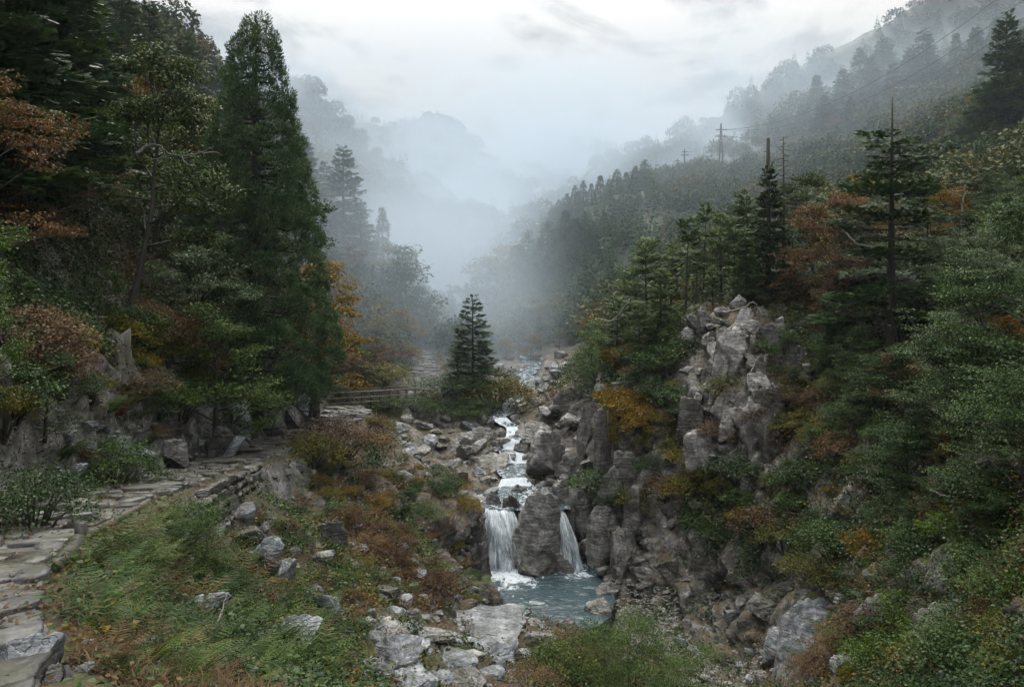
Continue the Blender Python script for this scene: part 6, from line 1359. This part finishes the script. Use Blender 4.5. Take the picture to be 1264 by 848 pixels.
big_shrub(246, 690, 11.6, 1.25, 1.05, M_GREEN, 'big rounded dark-leaved bush beside the path above the ferns', leaf=LOOSE[0])
big_shrub(415, 600, 26.5, 1.55, 1.55, M_RUST, 'broad rusty bush crowning the outcrop', leaf=DENSE2)
big_shrub(385, 600, 25, 1.2, 1.3, M_OLIVE, 'olive and rust bush left of the broad rusty one', leaf=DENSE)
big_shrub(460, 555, 31, .7, 1.5, M_GOLD, 'golden bush beside the flat outcrop slab', 1)
big_shrub(475, 520, 35, .6, 1.2, M_OLIVE, 'yellow-green bush below the end of the paved path', 0)
big_shrub(556, 632, 28.4, .85, .75, M_DEEP, 'small upright dark green bush at the edge of the boulder field', 0)
big_shrub(785, 850, 16.4, 2.1, .95, M_GREEN, 'tall loose grey-green bush in front of the pool', leaf=LOOSE[0])
big_shrub(845, 870, 15.6, 1.5, 1.1, M_GREEN, 'lower right part of the thicket, a grey-green bush before the pebble bed', leaf=LOOSE[1])
big_shrub(740, 850, 16.2, 1.5, 1.0, M_GREEN, 'grey-green bush left of the tall loose one', leaf=LOOSE[1])
big_shrub(690, 850, 16.0, 1.0, 1.2, M_MIX, 'low green and rust bush at the bottom of the view', leaf=DENSE)
big_shrub(712, 800, 19.0, 1.0, 1.1, M_RUST, 'rust-brown bush on the near rim of the pool', leaf=DENSE)
big_shrub(655, 850, 15.0, .75, 1.2, M_RUST, 'rusty low bush beside the rock shelf', leaf=DENSE2)
big_shrub(140, 490, 15.0, 1.1, 1.1, M_GREEN, 'rounded green bush on the bank above the path bend', leaf=DENSE)
big_shrub(40, 600, 9.4, .9, 1.1, M_DEEP, 'dark leafy bush beside the path at the left edge', leaf=DENSE)
# ferns
def ferns(x0, y0, x1, y1, n, s, ymin, ymax, word, dry=.12, sp=.16):
    c = 0; tries = 0
    while c < n and tries < n * 15:
        tries += 1; px = random.uniform(x0, x1); py = random.uniform(y0, y1); p = hit(px, py, ymin, ymax)
        if p is None or path_gap(p[0], p[1])[0] < .3 or not free(p, sp): continue
        d = random.random() < dry; pr = random.choice(FERNS); me = pr.parts[0][1]
        o = bpy.data.objects.new('fern', FERN_DRY[FERNS.index(pr)] if d else me); COL.objects.link(o); o.location = (p[0], p[1], p[2] - .02); sc_ = random.uniform(*s) * min(1.15, .45 + p[1] / 16); o.scale = (sc_,) * 3
        o.rotation_euler = (random.uniform(-.25, .25), random.uniform(-.25, .25), random.uniform(0, 6.28)); o['category'] = 'fern'; o['group'] = 'ferns on the near slope'; q = pix(p); REG.append((o, q[0], q[1], ('dry brown' if d else 'green') + ' fern', 'fern', word)); c += 1
FERN_DRY = []
for f_ in FERNS:
    me_ = f_.parts[0][1].copy(); me_.materials.clear(); me_.materials.append(M_DRYFERN); FERN_DRY.append(me_)
shrubs(470, 580, 605, 730, 26, ['rust', 'olive', 'green', 'rust', 'gold', 'deep'], (.25, .6), 'on the rim above the pool', 'shrubs on the pool rim', 20, 34, .4)
ferns(50, 690, 420, 848, 140, (.55, .95), 3.6, 15, 'in the near fern bed')
ferns(60, 650, 240, 720, 25, (.5, .85), 6, 15, 'below the path bend')
ferns(380, 590, 600, 740, 40, (.6, 1.0), 16, 30, 'on the outcrop slope', .3, .4)
ferns(0, 480, 240, 600, 20, (.6, 1.0), 8, 20, 'on the left bank', .2, .4)
ferns(960, 640, 1264, 830, 30, (.6, 1.1), 9, 24, 'in the lower right undergrowth', .3, .4)
# loose stones
def stones(x0, y0, x1, y1, n, s, ymin, ymax, word, mats_='gbd', sp=.5, name='stone', sunk=.25, grp=None, wat=.0, flat=.62):
    c = 0; tries = 0
    while c < n and tries < n * 15:
        tries += 1; px = random.uniform(x0, x1); py = random.uniform(y0, y1); p = hit(px, py, ymin, ymax)
        if p is None or path_gap(p[0], p[1])[0] < .2 or water_gap(p[0], p[1])[0] < wat: continue
        w = random.uniform(*s) * random.uniform(.6, 1.0)
        if not free(p, sp * w * 2): continue
        k = random.choice(mats_); o = rock_obj(name, (p[0], p[1], p[2] + w * flat * (.5 - sunk)), (w, w * random.uniform(.6, 1), w * flat * random.uniform(.7, 1.2)), (random.uniform(-.3, .3), random.uniform(-.3, .3), random.uniform(0, 6.28)), random.randrange(9), k)
        o['category'] = name.replace('_', ' '); o['group'] = grp or name + 's ' + word; q = pix(p); REG.append((o, q[0], q[1], dict(g='grey', b='blue-grey', d='dark')[k] + ' ' + name.replace('_', ' '), name, word)); c += 1
stones(490, 520, 625, 625, 60, (.28, .75), 30, 46, 'in the boulder field below the knoll', 'ggbd', .45, 'boulder', .2, None, -.2)
stones(640, 470, 730, 620, 46, (.3, .8), 33, 64, 'on the right bank of the stream', 'ggd', .45, 'boulder', .2, None, -.2)
stones(590, 440, 720, 500, 34, (.4, .9), 46, 85, 'around the misty upper rapids', 'ggb', .45, 'boulder', .2, None, -.1)
stones(90, 640, 520, 848, 26, (.2, .5), 5, 24, 'jutting from the fern slope', 'bbd', .5, 'rock', .35)
stones(280, 640, 620, 780, 62, (.10, .30), 10, 30, 'on the grassy slope below the path', 'bbg', .6)
stones(440, 760, 680, 848, 40, (.10, .35), 10, 26, 'around the rock shelf', 'gbb', .5)
stones(60, 650, 440, 848, 22, (.07, .18), 3.6, 15, 'among the near ferns', 'bg', .6)
stones(815, 752, 960, 848, 95, (.10, .34), 20, 30, 'on the pebble bed', 'ggbb', .42, 'stone', .15, None, -.5)
stones(80, 520, 400, 600, 50, (.10, .32), 9, 36, 'along the bank side of the path', 'bgd', .5)
stones(820, 380, 1000, 660, 34, (.25, .7), 20, 36, 'on the right cliff slope', 'gd', .6, 'rock', .3)
stones(960, 700, 1264, 848, 34, (.2, .55), 9, 24, 'at the foot of the right bank', 'db', .6, 'rock', .3)
stones(700, 560, 860, 740, 34, (.3, .8), 26, 36, 'on the cliff beside the falls', 'dg', .6, 'rock', .35, None, .1)

stones(450, 756, 650, 848, 30, (.25, .8), 10, 26, 'of the rock shelf', 'bbg', .35, 'flat_rock', .35, None, 0, .42)
stones(845, 400, 965, 600, 30, (.35, .9), 25, 36, 'of the pale crag', 'ggd', .35, 'cliff_block', .45, None, 0, 1.3)
# ------------------------------------------------------------------ ground cover nobody could count
def cover_points(n, tmax=.62, r0=3.0, r1=62, on=.12):
    a = rng.uniform(-tmax, tmax, n); l = rng.uniform(math.log(r0), math.log(r1), n); x = np.exp(l) * np.sin(a); y = np.exp(l) * np.cos(a)
    ok = (path_gap(x, y) > on) & (water_gap(x, y) > .35); x, y = x[ok], y[ok]; z = gza(x, y); q_ = CX + x / y * F; w_ = HY - z / y * F; ok = ~((q_ > 450) & (q_ < 660) & (w_ > 752) & (w_ < 1000) & (rng.uniform(0, 1, len(x)) < .85)); x, y, z = x[ok], y[ok], z[ok]; rk = rock_at(x, y); return x, y, z, rk
BL3 = np.array([[-.05, 0, 0], [.05, 0, 0], [-.035, .55, .12], [.035, .55, .12], [0, 1, .45]])
def grass(name, n, mat, keep, h, blades=7):
    x, y, z, rk = cover_points(n); r = np.hypot(x, y); p = np.stack([x, y, z], 1); k = keep(x, y, p, rk); p = p[k]; r = r[k]; m_ = len(p)
    pos = np.repeat(p, blades, 0) + rng.normal(0, .05, (m_ * blades, 3)) * np.array([1, 1, .1]) * (1 + np.repeat(r, blades)[:, None] / 25); rr = np.repeat(r, blades)
    a = rng.uniform(0, 6.28, m_ * blades); d = unit(np.stack([np.cos(a) * .65, np.sin(a) * .65, rng.uniform(.4, 1.1, m_ * blades)], 1)); up = unit(np.stack([-np.cos(a), -np.sin(a), np.full(len(a), .6)], 1))
    s = rng.uniform(*h, m_ * blades) * np.clip(.6 + rr / 28, .6, 1.5); mb = MB(); cards(mb, BL3 * np.array([1, 1, -1]), [np.array([[0, 1, 3, 2]]), np.array([[2, 3, 4]])], pos, frames(d, up), np.stack([np.maximum(s * .45, .10 + rr * .006), s, s], 1)); stuff(link(name, mb.mesh(name), mat))
nz_ = lambda p, f, s: fbm(p * f, 3, s)
M_GRASSR = leaf_mat('rusty_grass', [(0, (.03, .018, .008)), (.4, (.075, .044, .017)), (.75, (.12, .08, .033)), (1, (.17, .13, .06))], .55, .3, clump=.7, sat=.95)
M_GRASSG = leaf_mat('green_grass', [(0, (.016, .028, .009)), (.4, (.038, .058, .018)), (.75, (.075, .096, .03)), (1, (.13, .125, .045))], .45, .3, clump=.7)
grass('rusty_grass', 22000, M_GRASSR, lambda x, y, p, rk: (nz_(p, .45, 5) + nz_(p, 1.6, 6) * .5 > -.02) & (rk < .85 + .3 * nz_(p, 2., 7)), (.10, .24))
grass('green_grass', 14000, M_GRASSG, lambda x, y, p, rk: (np.hypot(x, y) > 7 + 4 * rng.uniform(0, 1, len(x))) & (nz_(p, .45, 5) + nz_(p, 1.6, 6) * .5 < .10) & (rk < .8 + .3 * nz_(p, 2., 8)), (.06, .15))
def leafcover(name, n, mat, keep, size, lift=.10, on=.12):
    x, y, z, rk = cover_points(n, on=on); p = np.stack([x, y, z], 1); r = np.hypot(x, y); k = keep(x, y, p, rk); p = p[k]; r = r[k]; b = 9; m_ = len(p) * b
    pos = np.repeat(p, b, 0) + rng.normal(0, 1, (m_, 3)) * (np.array([.10, .10, .03]) * (1 + np.repeat(r, b)[:, None] / 22)) + np.stack([np.zeros(m_), np.zeros(m_), rng.uniform(0, lift, m_) * (1 + np.repeat(r, b) / 25)], 1)
    a = rng.uniform(0, 6.28, m_); d = unit(np.stack([np.cos(a), np.sin(a), rng.uniform(-.35, .3, m_)], 1)); up = unit(rng.normal(0, .4, (m_, 3)) + [0, 0, 1]); mb = MB(); cards(mb, LEAF, LEAFF, pos, frames(d, up), rng.uniform(*size, m_) * (.8 + np.repeat(r, b) / 26)); stuff(link(name, mb.mesh(name), mat))
leafcover('ground_cover', 17000, M_MIX, lambda x, y, p, rk: (nz_(p, .6, 15) > -.05) & (rk < .75), (.03, .065))
leafcover('creepers', 12000, M_DEEP, lambda x, y, p, rk: (nz_(p, .5, 25) > .05), (.035, .07))
leafcover('fallen_leaves', 13000, M_RUST, lambda x, y, p, rk: (nz_(p, .8, 35) > .0), (.02, .05), .05, -2)
# tangled undergrowth of the shaded slopes
x, y, z, rk = cover_points(15000, .66, 8, 60); px_ = CX + x / y * F; py_ = HY - z / y * F; u = rng.uniform(0, 1, len(x)); pg = path_gap(x, y); wg = water_gap(x, y)
k = (pg > .9) & (wg > 2.6)
dq = np.arctan2(x, y) - np.interp(np.hypot(x, y), np.hypot(PATH[:, 0], PATH[:, 1]), np.arctan2(PATH[:, 0], PATH[:, 1]))
near_slope = (dq > 0) & (px_ < 655) & (y < 36); k &= ~(near_slope & (u < np.where(y > 15, .45, .72)))
k &= ~((px_ > 470) & (px_ < 735) & (y > 28) & (y < 62) & (py_ > 500)); k &= ~((px_ > 845) & (px_ < 965) & (py_ > 365) & (py_ < 610) & (u < .93)); k &= ~((px_ > 655) & (px_ < 1090) & (py_ > 715) & (u < .9)); k &= ~((px_ < 410) & (py_ > 515) & (u < .6)); k &= ~((px_ > 700) & (px_ < 850) & (py_ > 540) & (u < .8))
x, y, z, px_, py_ = x[k], y[k], z[k], px_[k], py_[k]; p = np.stack([x, y, z], 1); tone = fbm(p * .33, 3, 66) + rng.normal(0, .25, len(p)); dark = (px_ < 420) | (px_ > 1060)
sets = (('dark_undergrowth', M_DEEP, (tone < .12) | (dark & (tone < .42))), ('turning_undergrowth', M_MIX, (tone >= .12) & (tone < .34) & ~dark | dark & (tone >= .42) & (tone < .55)), ('rusty_undergrowth', M_RUST, (tone >= .34) & ~dark | (tone >= .55)))
for nm_, mt_, kk in sets:
    q = p[kk]; b = 110; r = np.hypot(q[:, 0], q[:, 1]); m_ = len(q) * b; rad = np.repeat(rng.uniform(.28, .62, len(q)) * (.55 + r / 45) * np.where((q[:, 0] < 0) & (q[:, 2] < -2.5) & (r < 30), .5, 1.0), b)[:, None]; d = rand_dirs(m_, -.25, 1); rr_ = rng.uniform(.3, 1, (m_, 1)) ** .5
    pos = np.repeat(q, b, 0) + d * rr_ * rad * np.array([1.25, 1.25, .85]) + rng.normal(0, .06, (m_, 3)); up = unit(d * .5 + rng.normal(0, .4, (m_, 3)) + [0, 0, .7]); dr = unit(d * [1, 1, .3] + rng.normal(0, .6, (m_, 3)) - [0, 0, .3])
    mb = MB(); cards(mb, LEAF, LEAFF, pos, frames(dr, up), rng.uniform(.032, .075, m_) * (.5 + np.repeat(r, b) / 28)); stuff(link(nm_, mb.mesh(nm_), mt_))
# gravel of the pebble bed and scree
n = 9000; x_ = rng.uniform(3.5, 10.5, n); y_ = rng.uniform(20, 28, n); h_ = np.array([1.0]); z_ = gza(x_, y_); ok = (z_ < -9.9) & (z_ > -11.6); V_, F_ = rock_mesh(500, .2, 7, 2); mb = MB(); p = np.stack([x_, y_, z_], 1)[ok]
a = rng.uniform(0, 6.28, len(p)); R = np.zeros((len(p), 3, 3)); R[:, 0, 0] = np.cos(a); R[:, 0, 1] = -np.sin(a); R[:, 1, 0] = np.sin(a); R[:, 1, 1] = np.cos(a); R[:, 2, 2] = 1; s = rng.uniform(.025, .085, len(p)); p = p[:6500]; cards(mb, V_, F_, p, R[:6500], np.stack([s, s * .8, s * .5], 1)[:6500]); stuff(link('gravel', mb.mesh('gravel', True), M_ROCK.copy()))
n = 5000; x_, y_, z_, rk = cover_points(n, .5, 5, 34); p = np.stack([x_, y_, z_], 1); k = (nz_(p, .5, 55) > .12); p = p[k]; m_ = len(p); a = rng.uniform(0, 6.28, m_); R = np.zeros((m_, 3, 3)); R[:, 0, 0] = np.cos(a); R[:, 0, 1] = -np.sin(a); R[:, 1, 0] = np.sin(a); R[:, 1, 1] = np.cos(a); R[:, 2, 2] = 1; s = rng.uniform(.02, .075, m_) * (.5 + np.hypot(p[:, 0], p[:, 1]) / 22); mb = MB(); cards(mb, V_, F_, p, R, np.stack([s, s * .8, s * .45], 1)); stuff(link('rubble', mb.mesh('rubble', True), M_ROCKB.copy()))

# ------------------------------------------------------------------ labels of the repeats: look, size, nearest landmark
LM = [('the footbridge', 452, 492), ('the big cedar', 318, 240), ('the twin firs', 575, 420), ('the pool', 680, 735), ('the block between the falls', 657, 645), ('the log steps', 275, 570), ('the dry stone wall', 285, 610), ('the pale crag', 905, 470), ('the hemlock trunk', 1100, 400), ('the hemlock top', 1095, 170), ('the pebble bed', 880, 790), ('the tall loose bush', 790, 800), ('the tallest power pole', 890, 175), ('the path bend', 90, 640), ('the dead tree', 967, 230), ('the leaning pale-leaved tree', 735, 420), ('the orange-brown maple', 70, 190), ('the old stump', 145, 375), ('the white cascade', 622, 545), ('the upper rapids', 650, 480), ('the ridge fir', 1242, 60), ('the rock shelf', 560, 800), ('the dark-leaved bush', 246, 640), ('the broad rusty bush', 420, 580), ('the pinkish crag', 1050, 612), ('the left-hand fall', 618, 670), ('the right-hand fall', 697, 665), ('the slanting bedrock slab', 1000, 790), ('the tiered green conifer', 1205, 520), ('the pool cliff corner', 600, 720), ('the fractured slab', 366, 785), ('the broad rock in the ferns', 250, 746), ('the rusty-orange maple', 1002, 290), ('the spur pines', 830, 350), ('the near path slabs', 25, 800), ('the silvery trees', 1200, 320), ('the smallest power pole', 838, 215), ('the tall rock under the cedar', 300, 520), ('the overhanging dark rock', 1010, 725), ('the black cliff base', 1110, 770)]
WORD = ['nearest', 'second nearest', 'third nearest', 'fourth nearest', 'fifth nearest', 'sixth nearest', 'seventh nearest', 'eighth nearest', 'ninth nearest', 'tenth nearest', 'eleventh nearest', 'twelfth nearest', 'thirteenth nearest', 'fourteenth nearest', 'fifteenth nearest']
bins = {}
for o, px, py, look, noun, word in REG:
    d = [(math.hypot(px - x, py - y), nme, px - x, py - y) for nme, x, y in LM]; dist, nme, dx, dy = min(d)
    rel = 'beside' if dist < 22 else (('left of' if dx < 0 else 'right of') if abs(dx) > abs(dy) else ('above' if dy < 0 else 'below'))
    bins.setdefault((look, rel, nme, noun), []).append((dist, o, look))
for (look, rel, nme, noun), lst in bins.items():
    lst.sort(key=lambda t: t[0])
    for i, (dist, o, lk) in enumerate(lst):
        base = f'{look} {rel} {nme}'
        if len(lst) > 1: base += f', {WORD[min(i, 14)]}'
        base = base.replace('block between the falls', 'central block')
        o['label'] = base
